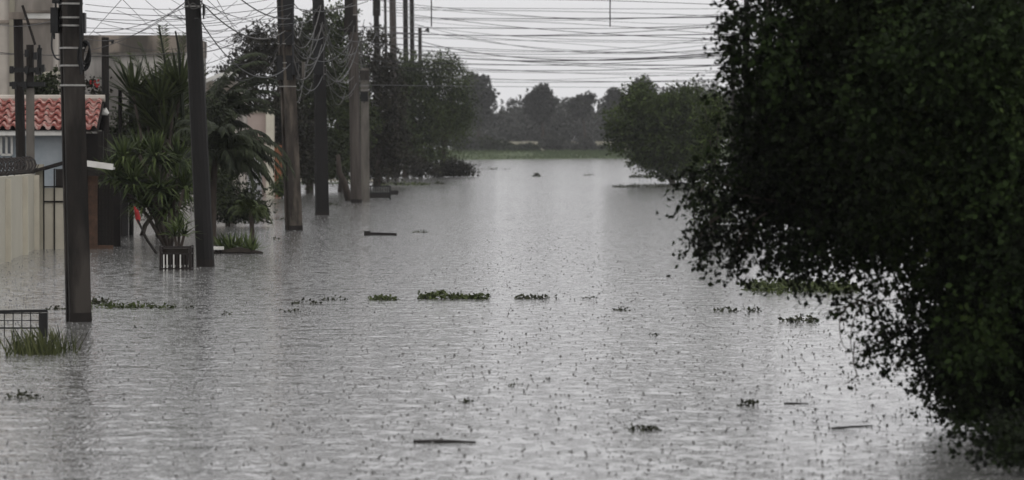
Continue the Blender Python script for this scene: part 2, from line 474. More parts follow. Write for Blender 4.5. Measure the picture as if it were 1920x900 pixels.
tree('tree', 'round-topped far tree standing above the middle of the wood', 775, 1012,
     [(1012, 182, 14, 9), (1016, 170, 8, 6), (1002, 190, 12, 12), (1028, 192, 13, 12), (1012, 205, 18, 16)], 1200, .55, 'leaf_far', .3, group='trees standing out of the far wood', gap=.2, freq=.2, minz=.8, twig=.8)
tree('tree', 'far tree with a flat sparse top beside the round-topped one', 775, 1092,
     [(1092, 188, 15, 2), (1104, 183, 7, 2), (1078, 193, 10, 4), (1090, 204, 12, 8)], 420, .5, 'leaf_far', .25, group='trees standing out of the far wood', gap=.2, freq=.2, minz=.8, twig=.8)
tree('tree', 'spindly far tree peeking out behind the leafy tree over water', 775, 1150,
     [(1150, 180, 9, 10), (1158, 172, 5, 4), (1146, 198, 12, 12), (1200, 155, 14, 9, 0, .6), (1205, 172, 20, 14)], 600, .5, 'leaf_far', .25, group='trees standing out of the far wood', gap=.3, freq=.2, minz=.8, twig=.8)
# dark bushes along the bank, in front of the pale wall
bush_lab = ['dark wide bush on the far bank beside the willow', 'low olive bush on the far bank, second from the willow', 'small brown bush before the pale far wall, left of its middle', 'round dark bush at the middle of the far bank', 'flat olive bush between two gaps of the pale wall', 'brownish taller bush before the last gap of the pale wall', 'greenish bush at the end of the far bank by the leafy tree', 'tiny bush standing in the middle gap of the pale far wall', 'low spreading scrub bush right of the willow on the bank']
for i, (x, y, rx, rz, Y) in enumerate([(905, 270, 24, 10, 690), (868, 266, 20, 12, 685), (945, 276, 14, 5, 692), (1034, 266, 18, 11, 715), (985, 278, 20, 3, 705), (1100, 270, 12, 9, 728), (1140, 279, 22, 3, 740), (1066, 276, 12, 5, 722), (925, 274, 20, 6, 690)]):
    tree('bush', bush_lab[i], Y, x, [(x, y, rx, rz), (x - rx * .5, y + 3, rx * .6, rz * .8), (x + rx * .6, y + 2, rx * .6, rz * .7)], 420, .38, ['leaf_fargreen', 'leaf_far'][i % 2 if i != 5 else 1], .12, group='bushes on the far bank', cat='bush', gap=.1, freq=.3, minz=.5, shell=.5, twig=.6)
def far_wall():
    a, b_ = P(925, 268, 745), P(1185, 268, 745)
    root = empty('garden_wall', (a.x, 751, 1.2), 'long low pale wall showing through gaps between the far bank bushes', 'wall')
    b = MB(); b.box((a.x, 750.8, 1.0), (b_.x, 751.2, 2.95)); b.build('wall', M['cream'], root)
    b = MB()
    for k in range(9):
        x = a.x + (b_.x - a.x) * k / 8; b.box((x - .25, 750.6, 1.0), (x + .25, 750.79, 3.0))
    b.build('pilaster', M['cream'], root)
far_wall()
def bank_grass():
    n = 16000
    x = rng.uniform(-60, 90, n); yf = 655 + (np.clip(x, -60, 60) + 5) * 2.2
    t = rng.random(n); y = yf + t * 24
    z = np.where(t < .33, .05 + t / .33 * .7, .75 + (t - .33) * .6)
    h = .12 + .35 * rng.random(n) ** 2 + (t > .8) * .25 * rng.random(n); w = .12
    V = np.stack([np.stack([x - w, y, z - .05], 1), np.stack([x + w, y, z - .05], 1), np.stack([x + rng.normal(0, .15, n), y, z + h], 1)], 1).reshape(-1, 3)
    tag(np_mesh('grass', V, 3, M['grass_far'] if 'grass_far' in M else M['bank']), 'rough green grass covering the far bank', 'grass', kind='stuff')
bank_grass()

# ------------------------------------------------------------------ buildings on the left
def flat_building(name, label, Y, x0, x1, ytop, depth, wall, para=None, z_para=.6, cat='building'):
    a, b_ = P(x0, ytop, Y), P(x1, ytop, Y)
    root = empty(name, (a.x, Y, 0), label, cat)
    b = MB(); b.box((a.x, Y, -.3), (b_.x, Y + depth, a.z - (z_para if para else 0))); b.build('wall', M[wall], root)
    if para:
        b = MB(); b.box((a.x - .03, Y - .04, a.z - z_para), (b_.x + .03, Y + depth + .03, a.z)); b.build('parapet', M[para], root)
    return root, a, b_
r, a, b_ = flat_building('tall_building', 'tall cream rendered building rising behind the dark post', 128, -150, 98, -60, 9, 'beige')
b = MB()
for z in (P(0, 38, 128).z, P(0, 180, 128).z): b.box((a.x - .05, 127.93, z - .09), (b_.x + .05, 127.998, z))
b.build('floor_band', M['parapet'], r)
b = MB(); b.box((P(18, 0, 128).x, 127.9, .2), (P(28, 0, 128).x, 127.99, a.z)); b.build('corner_pilaster', M['cream'], r)
r, a, b_ = flat_building('building', 'long grey beige building with a stained parapet behind the spiky palm', 150, 60, 348, 66, 10, 'greywall', 'parapet', .62)
b = MB(); b.box((a.x, 149.88, a.z - .74), (b_.x, 149.955, a.z - .64)); b.build('ledge', M['concrete_light'], r)
r, a, b_ = flat_building('building', 'small beige house with a white curved roof edge behind the palm', 165, 372, 440, 152, 8, 'beige')
b = MB()
pts = [P(x, y, 164.9) for x, y in ((370, 160), (390, 150), (412, 141), (432, 138), (446, 141))]
for p, q in zip(pts[:-1], pts[1:]): b.bar(p, q, .5, .14)
b.build('roof_edge', M['white_metal'], r)
b = MB()
for y in (166, 174, 182): q0, q1 = P(385, y, 164.9), P(436, y, 164.9); b.bar(q0, q1, .06)
b.build('louvre', M['parapet'], r)

def pink_house():
    Y = 186
    r = empty('garage_building', P(512, 272, Y) * 1.0, 'pinkish house with a grey garage door and a tall cream corner pillar', 'building')
    r.location.z = 0
    x = lambda p: P(p, 0, Y).x
    z = lambda p: P(0, p, Y).z
    b = MB(); b.box((x(400), Y, -.3), (x(459), Y + 8, z(212))); b.box((x(491), Y, -.3), (x(499), Y + 8, z(212))); b.box((x(459), Y, z(269)), (x(491), Y + 8, z(212)))
    b.build('wall', M['pink'], r)
    b = MB(); b.box((x(398), Y - .05, z(212)), (x(500), Y + 8, z(205))); b.build('parapet', M['cream'], r)
    b = MB(); b.box((x(499), Y - .3, -.3), (x(513), Y + .6, z(205))); b.build('pillar', M['pale'], r)
    b = MB(); b.box((x(430), Y - .05, z(268)), (x(437), Y - .002, z(226))); b.build('pilaster', M['pale'], r)
    b = MB(); b.box((x(460), Y + .25, -.3), (x(490), Y + .32, z(270))); d = b.build('garage_door', M['garage'], r)
    b = MB()
    for k in range(8): zz = k * .27; b.box((x(460), Y + .235, zz), (x(490), Y + .248, zz + .02))
    b.build('groove', M['concrete'], d)
    b = MB(); b.box((x(513.3), Y + .4, -.3), (x(527), Y + .6, z(272))); b.build('side_wall', M['orange'], r)
    f = empty('low_railing', (x(513), Y - 1.2, 0), 'low reddish slatted railing at the foot of the cream pillar', 'railing')
    b = MB()
    for k in range(5): b.bar((x(513), Y - 1.2, .12 + k * .14), (x(530), Y - 1.2, .12 + k * .14), .03)
    b.build('rail', M['cream'], f)
    b = MB()
    for p in (513, 530): b.bar((x(p), Y - 1.2, -.2), (x(p), Y - 1.2, .76), .06)
    b.build('post', M['cream'], f)
pink_house()

def tiled_house():
    Y = 100
    x = lambda p, Y=Y: P(p, 0, Y).x
    z = lambda p, Y=Y: P(0, p, Y).z
    r = empty('tiled_house', (x(60), Y, 0), 'low whitewashed house with a red clay tile roof behind the wall', 'house')
    b = MB(); b.box((x(-90), Y, -.3), (x(119), Y + 7, z(246))); b.build('wall', M['whitewash'], r)
    b = MB(); b.box((x(119), Y + 1.4, -.3), (x(190), Y + 7, z(250))); b.build('porch_wall', M['dark_in'], r)  # shade of the veranda put into a near-black wall colour
    # clay roof: rows of lapped barrel tiles
    def roof(x0, x1, y_e, z_e, y_r, z_r, cols, rows):
        V = []; Fc = []; seg = 6
        for j in range(rows):
            t0, t1 = j / rows, (j + 1) / rows
            for c in range(cols):
                for half in range(2):
                    n0 = len(V)
                    for (t, lift, sc) in ((t0, .075, 1.0), (t1 + .02, .0, .8)):
                        for s in range(seg + 1):
                            u = s / seg
                            w = (x1 - x0) / cols
                            if half == 0:
                                xx = x0 + c * w + w * .5 + (u - .5) * w * .62 * sc; dz = math.sin(u * math.pi) * .07 * sc
                            else:
                                xx = x0 + c * w + (u - .5) * w * .52 * sc; dz = -math.sin(u * math.pi) * .03 + .0
                            yy = y_e + (y_r - y_e) * t; zz = z_e + (z_r - z_e) * t
                            V.append((xx, yy - .02 * (lift > 0), zz + dz + lift))
                    for s in range(seg): Fc.append((n0 + s, n0 + s + 1, n0 + seg + 2 + s, n0 + seg + 1 + s))
                    # thickness at the lower lip
                    n1 = len(V)
                    for s in range(seg + 1):
                        vx = V[n0 + s]; V.append((vx[0], vx[1] + .004, vx[2] - .05))
                    for s in range(seg): Fc.append((n1 + s, n1 + s + 1, n0 + s + 1, n0 + s))
        m_ = MB(); m_.add(V, Fc); return m_
    ye, yr = Y - .45, Y + 1.1
    ze, zr = z(243, ye), z(187, yr)
    m_ = roof(x(-95), x(188), ye, ze, yr, zr, 15, 5)
    rf = m_.build('roof', M['tile'], r)
    b = MB(); b.add([(x(-95), ye + .05, ze - .05), (x(187), ye + .05, ze - .05), (x(187), yr, zr - .05), (x(-95), yr, zr - .05), (x(-95), yr + 1.5, ze), (x(187), yr + 1.5, ze)], [(0, 1, 2, 3), (3, 2, 5, 4)])
    b.build('roof_deck', M['dark_in'], rf)
    b = MB(); b.tube([(x(-95), yr, zr + .03), (x(188), yr, zr + .03)], .09, 8); b.build('ridge', M['beige'], rf)
    b = MB(); b.box((x(-95), ye + .06, ze - .14), (x(119), ye + .1, ze - .03)); b.build('fascia', M['white_metal'], rf)
    w = MB(); w.box((x(2), Y - .03, z(290)), (x(22), Y - .002, z(254))); w = w.build('window', M['glass'], r)
    b = MB()
    for p0, p1 in (((2, 254), (22, 254)), ((2, 290), (22, 290)), ((2, 254), (2, 290)), ((22, 254), (22, 290)), ((12, 254), (12, 290))):
        b.bar((x(p0[0]), Y - .05, z(p0[1])), (x(p1[0]), Y - .05, z(p1[1])), .05)
    b.build('frame', M['white_metal'], w)
    b = MB()
    for p in (126, 186): b.box((x(p), Y - .3, -.3), (x(p) + .12, Y - .18, ze - .04))
    b.build('porch_post', M['wood_dark'], r)
    # railing of a roof terrace behind the ridge
    t = empty('terrace_railing', (x(92), Y + 3.5, 0), 'pale baluster railing of a terrace behind the tiled roof', 'railing')
    Yt = Y + 3.5
    b = MB()
    for k in range(7): b.bar((x(84 + k * 6, Yt), Yt, z(200, Yt)), (x(84 + k * 6, Yt), Yt, z(138, Yt)), .035)
    b.build('baluster', M['pale'], t)
    b = MB(); b.bar((x(80, Yt), Yt, z(137, Yt)), (x(124, Yt), Yt, z(137, Yt)), .06); b.build('top_rail', M['pale'], t)
    b = MB(); b.box((x(60, Yt), Yt + .2, -.3), (x(150, Yt), Yt + 3, z(184, Yt))); b.build('terrace_block', M['beige'], t)
tiled_house()
tree('shrub', 'small dark shrub growing beside the terrace railing behind the tiled roof', 102.6, 76, [(76, 165, 12, 16), (82, 180, 12, 8), (100, 158, 10, 12)], 110, .1, 'leaf_mid', .03, cat='shrub', gap=.0, minz=1)
tree('flowering_shrub', 'twiggy shrub with red flowers above the tiled roof end', 103.2, 172, [(170, 172, 16, 12), (180, 158, 8, 8)], 35, .09, 'leaf_brown', .03, cat='shrub', gap=.0, minz=1)
b = MB()
for k in range(9):
    q = P(176 + random.uniform(-8, 8), 157 + random.uniform(-6, 8), 103); b.tube([q, q + Vector((.03, 0, .02)), q + Vector((.04, .0, .05))], [.015, .03, .01], 5)
fl = b.build('blossom', M['red'], bpy.data.objects['flowering_shrub'])

def front_wall():
    A, B = G(-60, 522), G(66, 468)
    d = (B - A).normalized(); nrm = Vector((d.y, -d.x, 0))
    root = empty('boundary_wall', A, 'stained cream boundary wall with vertical joints standing in the water', 'wall')
    b = MB()
    vs = []
    for e, h in ((A, 1.7), (B, 1.66)):
        for k in (0, -.18): vs += [(e + nrm * k) + Vector((0, 0, -.3)), (e + nrm * k) + Vector((0, 0, h))]
    b.add(vs, [(0, 4, 5, 1), (2, 3, 7, 6), (1, 5, 7, 3), (0, 1, 3, 2), (4, 6, 7, 5)])
    b.build('wall', M['cream_wall'], root)
    b = MB()
    for k in range(3):
        p = A.lerp(B, (.5, .78, .985)[k]); b.box((p.x - .045, p.y - .11, -.2), (p.x + .045, p.y + .11, 1.64), rot=math.atan2(d.y, d.x))
    b.build('pilaster', M['pale'], root)
    # rolled razor wire on the coping
    c = empty('razor_wire', A + Vector((0, 0, 1.7)), 'rolled dark razor wire coiled along the cream wall top', 'razor wire')
    b = MB()
    N = 34; pts = []
    for k in range(N * 10 + 1):
        t = k / (N * 10); p = A.lerp(B, t * .99); ang = k / 10 * 2 * math.pi
        pts.append(p + nrm * (-.09 + .17 * math.cos(ang)) + Vector((0, 0, 1.87 + .17 * math.sin(ang))) + d * .13 * math.cos(ang * .5))
    b.tube(pts, .014, 4)
    b.build('coil', M['iron'], c)
    b = MB()
    for k in range(60):
        p = pts[int(k / 60 * len(pts))]; b.tube([p - Vector((.05, 0, .03)), p + Vector((.05, 0, .03))], .014, 3)
    b.build('barb', M['black'], c)
    # gate bay right of the wall
    Y = B.y + .3
    x = lambda p: P(p, 0, Y).x
    z = lambda p: P(0, p, Y).z
    g = empty('gate', (x(92), Y, 0), 'closed pale panel gate under a thin porch roof', 'gate')
    b = MB(); b.box((x(66), Y - .1, -.3), (x(80), Y + .2, z(308))); b.build('gate_pillar', M['cream'], g)
    b = MB(); b.box((x(82), Y + .02, -.2), (x(100), Y + .06, z(352))); b.box((x(102), Y + .02, -.2), (x(122), Y + .06, z(352))); b.build('gate_panel', M['pale'], g)
    b = MB()
    for p in (81, 101, 122): b.bar((x(p), Y, -.2), (x(p), Y, z(316)), .03)
    b.bar((x(81), Y, z(350)), (x(122), Y, z(350)), .03); b.bar((x(81), Y, z(378)), (x(122), Y, z(378)), .035)
    b.build('gate_frame', M['wood_dark'], g)
    b = MB(); b.box((x(82), Y + .03, z(376)), (x(122), Y + .07, z(354))); b.build('gate_grille', M['beige'], g)
    # porch roof
    pr = empty('porch_roof', (x(140), Y, 0), 'shallow porch roof with a white fascia above the gate', 'porch')
    b = MB()
    p0, p1, p2 = P(62, 322, Y), P(124, 304, Y), P(212, 316, Y)
    for p, q in ((p0, p1),): b.bar(p, q, 1.0, .06, up=(0, 0, 1))
    b.build('roof_sheet', M['dark_in'], pr)
    b = MB(); b.bar(P(124, 301, Y - .5), P(212, 313, Y - .5), .06, .13); b.bar(p1, p2, .95, .05); b.build('fascia', M['white_metal'], pr)
    b = MB(); b.box((x(80), Y + 2.5, -.2), (x(205), Y + 2.6, z(318))); b.build('back_wall', M['dark_in'], pr)  # near-black colour carries the shade inside the porch
    b = MB(); b.box((x(161), Y + .3, -.3), (x(179), Y + .55, z(330))); b.build('brick_pillar', M['brown'], pr)
    b = MB(); b.box((x(152), Y + .2, -.3), (x(160), Y + .5, z(322))); b.build('pillar', M['concrete'], pr)
    # dark stacked lattice beside the pillar
    lt = empty('lattice_screen', (x(190), Y + .4, 0), 'dark lattice screen beside the brown brick pillar', 'screen')
    b = MB()
    for k in range(12): b.bar((x(180), Y + .4, .05 + k * .115), (x(206), Y + .4, .05 + k * .115), .035)
    for p in (180, 187, 194, 200, 206): b.bar((x(p), Y + .42, -.2), (x(p), Y + .42, 1.42), .04)
    b.build('lattice', M['wood_dark'], lt)
    b = MB(); b.bar((x(178), Y + .38, .02), (x(208), Y + .38, .02), .1, .12); b.build('base_rail', M['brown'], lt)
    pp = G(214, 447); s = MB()
    s.tube([pp + Vector((0, 0, -.2)), pp + Vector((0, 0, .4)), pp + Vector((.02, 0, 1.1))], [.13, .12, .11], 10)
    tag(s.build('timber_post', M['concrete'], None, True), 'thick round brown post beside the lattice screen', 'post')
front_wall()

# low walls and kerb strips in the background behind the poles
for i, (x0, x1, y, h, Y, m_, lab) in enumerate([
    (540, 700, 337, .12, 268, 'pale', 'pale low kerb wall just above the water behind the dark pole'),
    (565, 660, 345, .05, 250, 'bank', 'narrow green verge just above the water behind the poles')]):
    b = MB(); a_, c_ = P(x0, 300, Y), P(x1, 300, Y); b.box((a_.x, Y, -.3), (c_.x, Y + 1.2, h)); o = b.build('low_wall' if i == 0 else 'verge', M[m_])
    if i == 0: tag(o, lab, 'wall')
    else: o['kind'] = 'structure'

# ------------------------------------------------------------------ poles
def I_section(w, d):
    w /= 2; d /= 2; e = d * .42; f = w * .28
    return [(-w, -d), (w, -d), (w, -e), (f, -e * .8), (f, e * .8), (w, e), (w, d), (-w, d), (-w, e), (-f, e * .8), (-f, -e * .8), (-w, -e)]
def rotp(poly, a):
    return [(x * math.cos(a) - y * math.sin(a), x * math.sin(a) + y * math.cos(a)) for x, y in poly]
def pole(label, Y, x_base, x_top, w, m_, H=9.0, kind='I', rot=.3, taper=.72, bands=(), boxes=(), coils=(), drops=(), arm=True, name='utility_pole', base_dark=True, top_y=None):
    b0 = P(x_base, 272, Y); 
    zt0 = P(x_top, 0, Y)                                # where the pole leaves the frame: lean read between water and y=0
    lean = (zt0.x - b0.x) / max(zt0.z, .1)
    if top_y is not None: H = P(0, top_y, Y).z
    base = Vector((b0.x, Y, 0)); top = Vector((b0.x + lean * H, Y, H))
    at = lambda z: base.lerp(top, z / H)
    r = empty(name, base, label, 'utility pole' if name == 'utility_pole' else 'post', 'poles standing in the water along the street')
    b = MB()
    poly = rotp(I_section(w, w * .8), rot) if kind == 'I' else [(w / 2 * math.cos(t * math.pi / 6), w / 2 * math.sin(t * math.pi / 6)) for t in range(12)]
    b.prism(poly, -.4, H, (at(-.4).x, Y), (top.x, Y), taper)
    b.build('shaft', M[m_], r)
    if base_dark:
        b = MB(); k = 1.015
        b.prism([(x * k, y * k) for x, y in poly], -.05, .11 + .03 * random.random(), (at(0).x, Y), (at(.1).x, Y), .99); b.build('waterline', M['dark_in'], r)
    ww = lambda z: w * (1 - (1 - taper) * z / H)
    for y in bands:
        z = P(0, y, Y).z; q = at(z); b = MB(); e = ww(z) / 2 * 1.06
        if kind == 'I': b.prism(rotp([(-e, -e * .82), (e, -e * .82), (e, e * .82), (-e, e * .82)], rot), z - .012, z + .012, (q.x, Y))
        else: b.prism([(e * math.cos(t * math.pi / 6), e * math.sin(t * math.pi / 6)) for t in range(12)], z - .012, z + .012, (q.x, Y))
        b.build('steel_band', M['steel'], r)
    for (bx0, bx1, by0, by1, mm) in boxes:
        q0, q1 = P(bx0, by0, Y - w * .3), P(bx1, by1, Y - w * .3); b = MB()
        b.box((q0.x, Y - w * .45, q1.z), (q1.x, Y + w * .2, q0.z))
        b.tube([((q0.x + q1.x) / 2, Y - w * .46, q1.z + .02), ((q0.x + q1.x) / 2, Y - w * .46, q1.z - .08)], .015, 5)
        b.build('junction_box', M[mm], r)
    for (cx, cy, rx, ry, mm) in coils:
        q = P(cx, cy, Y - w * .3); b = MB(); s = S(Y)
        for t in range(5):
            pts = [(q.x + math.cos(a) * rx * s * (1 - .07 * t), q.y + .02 * t, q.z + math.sin(a + .2 * t) * ry * s * (1 - .04 * t)) for a in np.linspace(0, 2 * math.pi, 19)]
            b.tube(pts, .011, 5)
        b.build('cable_coil', M[mm], r)
    for d in drops:                                       # loose cables hanging on the pole: px points
        mm = d[0]; b = MB(); b.tube([P(px, py, Y - w * .5) for px, py in smooth_pts(d[1])], d[2] if len(d) > 2 else .012, 5); b.build('hanging_cable', M[mm], r)
    if arm:
        za = H - .5; q = at(za); b = MB(); b.box((q.x - 1.05, Y - .06 - w * .4, za), (q.x + 1.05, Y + .05 - w * .4, za + .12)); cr_ = b.build('crossarm', M['wood_dark'], r)
        for dx in (-.95, -.5, .5, .95):
            b = MB(); b.tube([(q.x + dx, Y - w * .4, za + .12), (q.x + dx, Y - w * .4, za + .2), (q.x + dx, Y - w * .4, za + .27), (q.x + dx, Y - w * .4, za + .3)], [.02, .06, .045, .02], 8); b.build('insulator', M['ceramic'], cr_)
    return r, at
def smooth_pts(pts, n=6):
    """Catmull-Rom through 2-D points"""
    pts = [pts[0]] + list(pts) + [pts[-1]]; out = []
    for i in range(1, len(pts) - 2):
        p0, p1, p2, p3 = [np.array(p, float) for p in pts[i - 1:i + 3]]
        for k in range(n):
            t = k / n; out.append(.5 * (2 * p1 + (p2 - p0) * t + (2 * p0 - 5 * p1 + 4 * p2 - p3) * t * t + (3 * p1 - p0 - 3 * p2 + p3) * t ** 3))
    out.append(np.array(pts[-2], float)); return out

PY = {}
def Yb(y): return G(0, y).y
PY[1] = pole('nearest dark concrete utility pole with bands and a coiled cable', Yb(603), 147, 132, .29, 'concrete', 9.2, rot=.35, taper=.8,
    bands=(7, 33, 48, 90, 123, 160), boxes=((95, 109, 14, 62, 'black'), (151, 160, 24, 62, 'black'), (98, 112, -40, 6, 'black')),
    coils=((158, 105, 12, 27, 'black'), (160, 98, 9, 22, 'black')), drops=(('wire', [(98, 60), (97, 90), (104, 108), (112, 112)]), ('wire', [(152, 20), (155, 60), (150, 90), (156, 130)]), ('black', [(152, 0), (151, 60), (152, 140)], .02)))
PY[2] = pole('tall dark smooth concrete pole beside the white slab and spiky plants', Yb(500), 385, 361, .345, 'concrete_dark', 9.2, kind='R', rot=0, taper=.78,
    bands=(12,), boxes=((380, 384, 8, 28, 'black'),), drops=(('wire_grey', [(352, 0), (357, 14), (366, 16), (377, 10), (379, -4)]), ('wire_grey', [(352, 14), (362, 6), (372, 14), (380, 12)])))
PY[3] = pole('grey brown concrete pole with a lit edge and dark fuse boxes', Yb(432), 551, 533, .38, 'concrete_tan', 9.5, rot=.55, taper=.78,
    bands=(82, 118, 128, 162), boxes=((519, 548, 104, 150, 'black'), (521, 549, -20, 56, 'black'), (566, 571, 116, 146, 'concrete_light'), (551, 560, 118, 140, 'black'), (524, 548, 60, 84, 'black')),
    coils=((560, 128, 9, 14, 'wire_grey'),),
    drops=(('wire_grey', [(548, 62), (532, 78), (520, 95), (511, 118), (500, 132)]), ('wire_grey', [(545, 24), (530, 42), (515, 60)]), ('wire_grey', [(550, 110), (556, 130), (562, 145)], .02), ('wire', [(550, -5), (549, 60), (550, 140)], .03)))
PY[4] = pole('black slender concrete pole between the grey brown pole and weathered one', Yb(403), 604, 597, .42, 'concrete_dark', 9.5, rot=.2, taper=.7,
    bands=(123, 139), boxes=((588, 608, 78, 140, 'black'), (586, 606, -20, 24, 'black')),
    drops=(('wire_grey', [(607, 45), (600, 60), (586, 82), (576, 100)], .028), ('wire_grey', [(600, 10), (592, 22), (586, 32)], .02), ('wire_grey', [(604, 52), (606, 62), (612, 70)], .02), ('wire_grey', [(607, 60), (607, 150)], .014)))
PY[5] = pole('weathered wooden utility pole standing beside the dark iron tree guard', Yb(380), 668, 661, .46, 'wood_pole', 10, kind='R', rot=.5, taper=.8,
    bands=(28,), boxes=((646, 662, -10, 30, 'wood_dark'), (645, 668, 30, 60, 'wood_dark')),
    drops=(('wire_grey', [(664, 48), (660, 70), (652, 88), (644, 98)], .028), ('wire_grey', [(655, 52), (648, 62), (640, 78)], .022), ('wire_grey', [(682, 60), (676, 90), (677, 130)], .028)))
PY[6] = pole('short square concrete post with two white bands beside the wooden pole', Yb(378) + 1.2, 685, 683, .34, 'concrete_light', 5, rot=.1, taper=.95, bands=(161, 169), boxes=((676, 690, 172, 190, 'black'), (674, 692, 132, 150, 'concrete')), arm=False, name='concrete_post', top_y=128, base_dark=False)
PY[7] = pole('distant dark pole behind the tangle of cables', 250, 712, 705, .42, 'wood_dark', 13.5, kind='R', rot=0, bands=(), boxes=((699, 713, -10, 30, 'wood_dark'),),
    drops=(('wire_grey', [(722, 40), (716, 70), (712, 100), (704, 130)], .04), ('wire_grey', [(716, 60), (718, 100), (712, 150)], .035), ('wire_grey', [(724, 20), (722, 60), (718, 90)], .04), ('wire_grey', [(716, 128), (706, 150), (690, 160)], .03)))
PY[8] = pole('pale thick based distant pole at the end of the green verge', 294, 741, 736, .6, 'wood_pole', 15.5, kind='R', rot=0,
    drops=(('wire_grey', [(744, 90), (740, 120), (733, 150)], .05), ('wire_grey', [(746, 120), (742, 140), (736, 150)], .04)))
PY[9] = pole('tall brown distant pole, first of the close pair', 325, 763, 760, .42, 'wood_dark', 17, kind='R', taper=.9)
PY[10] = pole('tall brown distant pole, second of the close pair', 340, 775, 772, .4, 'wood_dark', 17, kind='R', taper=.9)
PY[11] = pole('short distant lamp pole with a small lantern next to the pair', 330, 789, 787, .32, 'concrete', 5, kind='R', taper=.9, arm=False, top_y=52)
q = P(791, 60, 329.7); b = MB(); b.bar((q.x - .2, q.y, q.z), (q.x + .35, q.y, q.z + .1), .07); b.tube([(q.x + .3, q.y, q.z + .12), (q.x + .5, q.y, q.z + .22), (q.x + .55, q.y, q.z)], [.12, .2, .08], 6); b.build('lantern', M['black'], PY[11][0])
PY[12] = pole('thin pale pole end behind the black fuse boxes', 240, 577, 573, .3, 'concrete_light', 8.5, kind='R', rot=0, arm=False)
PY[13] = pole('slim pole beside the brown pair of poles', 260, 728, 722, .22, 'concrete', 13, kind='R', rot=0, arm=False)

# posts by the houses on the left
def house_posts():
    Y = 97
    r1, at = pole('dark wooden post behind the razor wire carrying a white tray', Y - 1, 42, 33, .24, 'wood_dark', 5, rot=.2, taper=.9, arm=False, name='wooden_post', top_y=34, kind='R', base_dark=False)
    q = lambda x, y: P(x, y, Y - 1.3)
    b = MB(); a_, c_ = q(18, 23), q(47, 36); b.box((a_.x, a_.y - .15, c_.z), (c_.x, a_.y + .15, a_.z)); b.build('end_box', M['parapet'], r1)
    b = MB(); a_, c_ = q(47.3, 25.5), q(94, 35); b.box((a_.x, a_.y - .1, c_.z), (c_.x, a_.y + .1, a_.z)); b.build('white_tray', M['white_metal'], r1)  # plain white box beside the end box
    b = MB(); b.bar(q(46, 22), q(96, 22), .3, .05); b.bar(q(46, 37), q(96, 37), .2, .02); b.build('tray_cover', M['parapet'], r1)
    r2, at = pole('two tone post, pale below and dark with clamps above', Y - 1.6, 57, 56, .2, 'concrete_light', 4, rot=.1, taper=.95, arm=False, name='concrete_post', top_y=165, base_dark=False)
    Yq = Y - 1.6
    b = MB(); a_, c_ = P(50, 84, Yq), P(63, 164.8, Yq); b.box((a_.x, Yq - .08, c_.z), (c_.x, Yq + .08, a_.z)); b.build('upper_post', M['wood_dark'], r2)
    b = MB()
    for y in (131, 158): b.bar(P(18, y, Yq - .1), P(84, y, Yq - .1), .1, .1)
    for x, y in ((22, 131), (50, 131), (70, 133), (80, 128), (26, 160), (46, 160), (66, 105), (50, 100)): b.bar(P(x, y - 7, Yq - .17), P(x, y + 7, Yq - .17), .09)
    b.build('clamp_rail', M['black'], r2)
    b = MB(); b.bar(P(74, 140, Yq + .1), P(74, 92, Yq + .1), .1); b.bar(P(74, 92, Yq + .1), P(74, 84, Yq + .1), .05); b.bar(P(70, 92, Yq + .1), P(79, 92, Yq + .1), .05); b.build('insulator_stack', M['black'], r2)
    b = MB(); b.tube([P(42, 10, Yq), P(54, 46, Yq), P(66, 84, Yq)], .03, 6); b.build('stay_rod', M['wood_dark'], r2)
    r3, at = pole('dark post rising above the tiled roof end', 101.7, 198, 197, .19, 'wood_dark', 5, taper=.95, arm=False, name='wooden_post', top_y=70, kind='R', base_dark=False)
    b = MB(); b.tube([P(172, 203, 101.5), P(186, 205, 101.5), P(196, 209, 101.5), P(203, 214, 101.5)], [.05, .08, .1, .04], 8); b.build('lamp_head', M['white_metal'], r3)
    b = MB(); b.bar(P(211, 74, 101.7), P(211, 82, 101.7), .06); b.bar(P(200, 77, 101.7), P(214, 77, 101.7), .03); b.build('bracket', M['black'], r3)
    r4, at = pole('thin short stake beside the post above the tiled roof', 103.5, 225, 225, .1, 'wood_dark', 5, taper=.95, arm=False, name='wooden_stake', top_y=168, kind='R', base_dark=False)
    r5, at = pole('grey stem like stake in front of the stained parapet building', 106, 246, 246, .12, 'concrete_dark', 5, taper=.95, arm=False, name='wooden_stake', top_y=118, kind='R', base_dark=False)
house_posts()
# poles on the far side of the street, behind the big tree, that take the wires
RP = {}
for i, (px, Y, lab) in enumerate([(1440, 170, 'first street pole hidden behind the big dark tree'), (1400, 235, 'second street pole hidden behind the big dark tree'), (1375, 320, 'third street pole behind the big dark tree edge')]):
    RP[i] = pole(lab, Y, px, px, .36, 'concrete', 11, rot=.2)

# ------------------------------------------------------------------ wires
def wire(a, b_, sag, r, label, m_='wire', group=None, name='overhead_wire', n=20):
    a, b_ = Vector(a), Vector(b_); pts = []
    for k in range(n + 1):
        t = k / n; p = a.lerp(b_, t); p.z -= sag * 4 * t * (1 - t); pts.append(p)
    m = MB(); m.tube(pts, r * .85, 4); o = m.build(name, M[m_]); tag(o, label, 'wire', group)
    return o
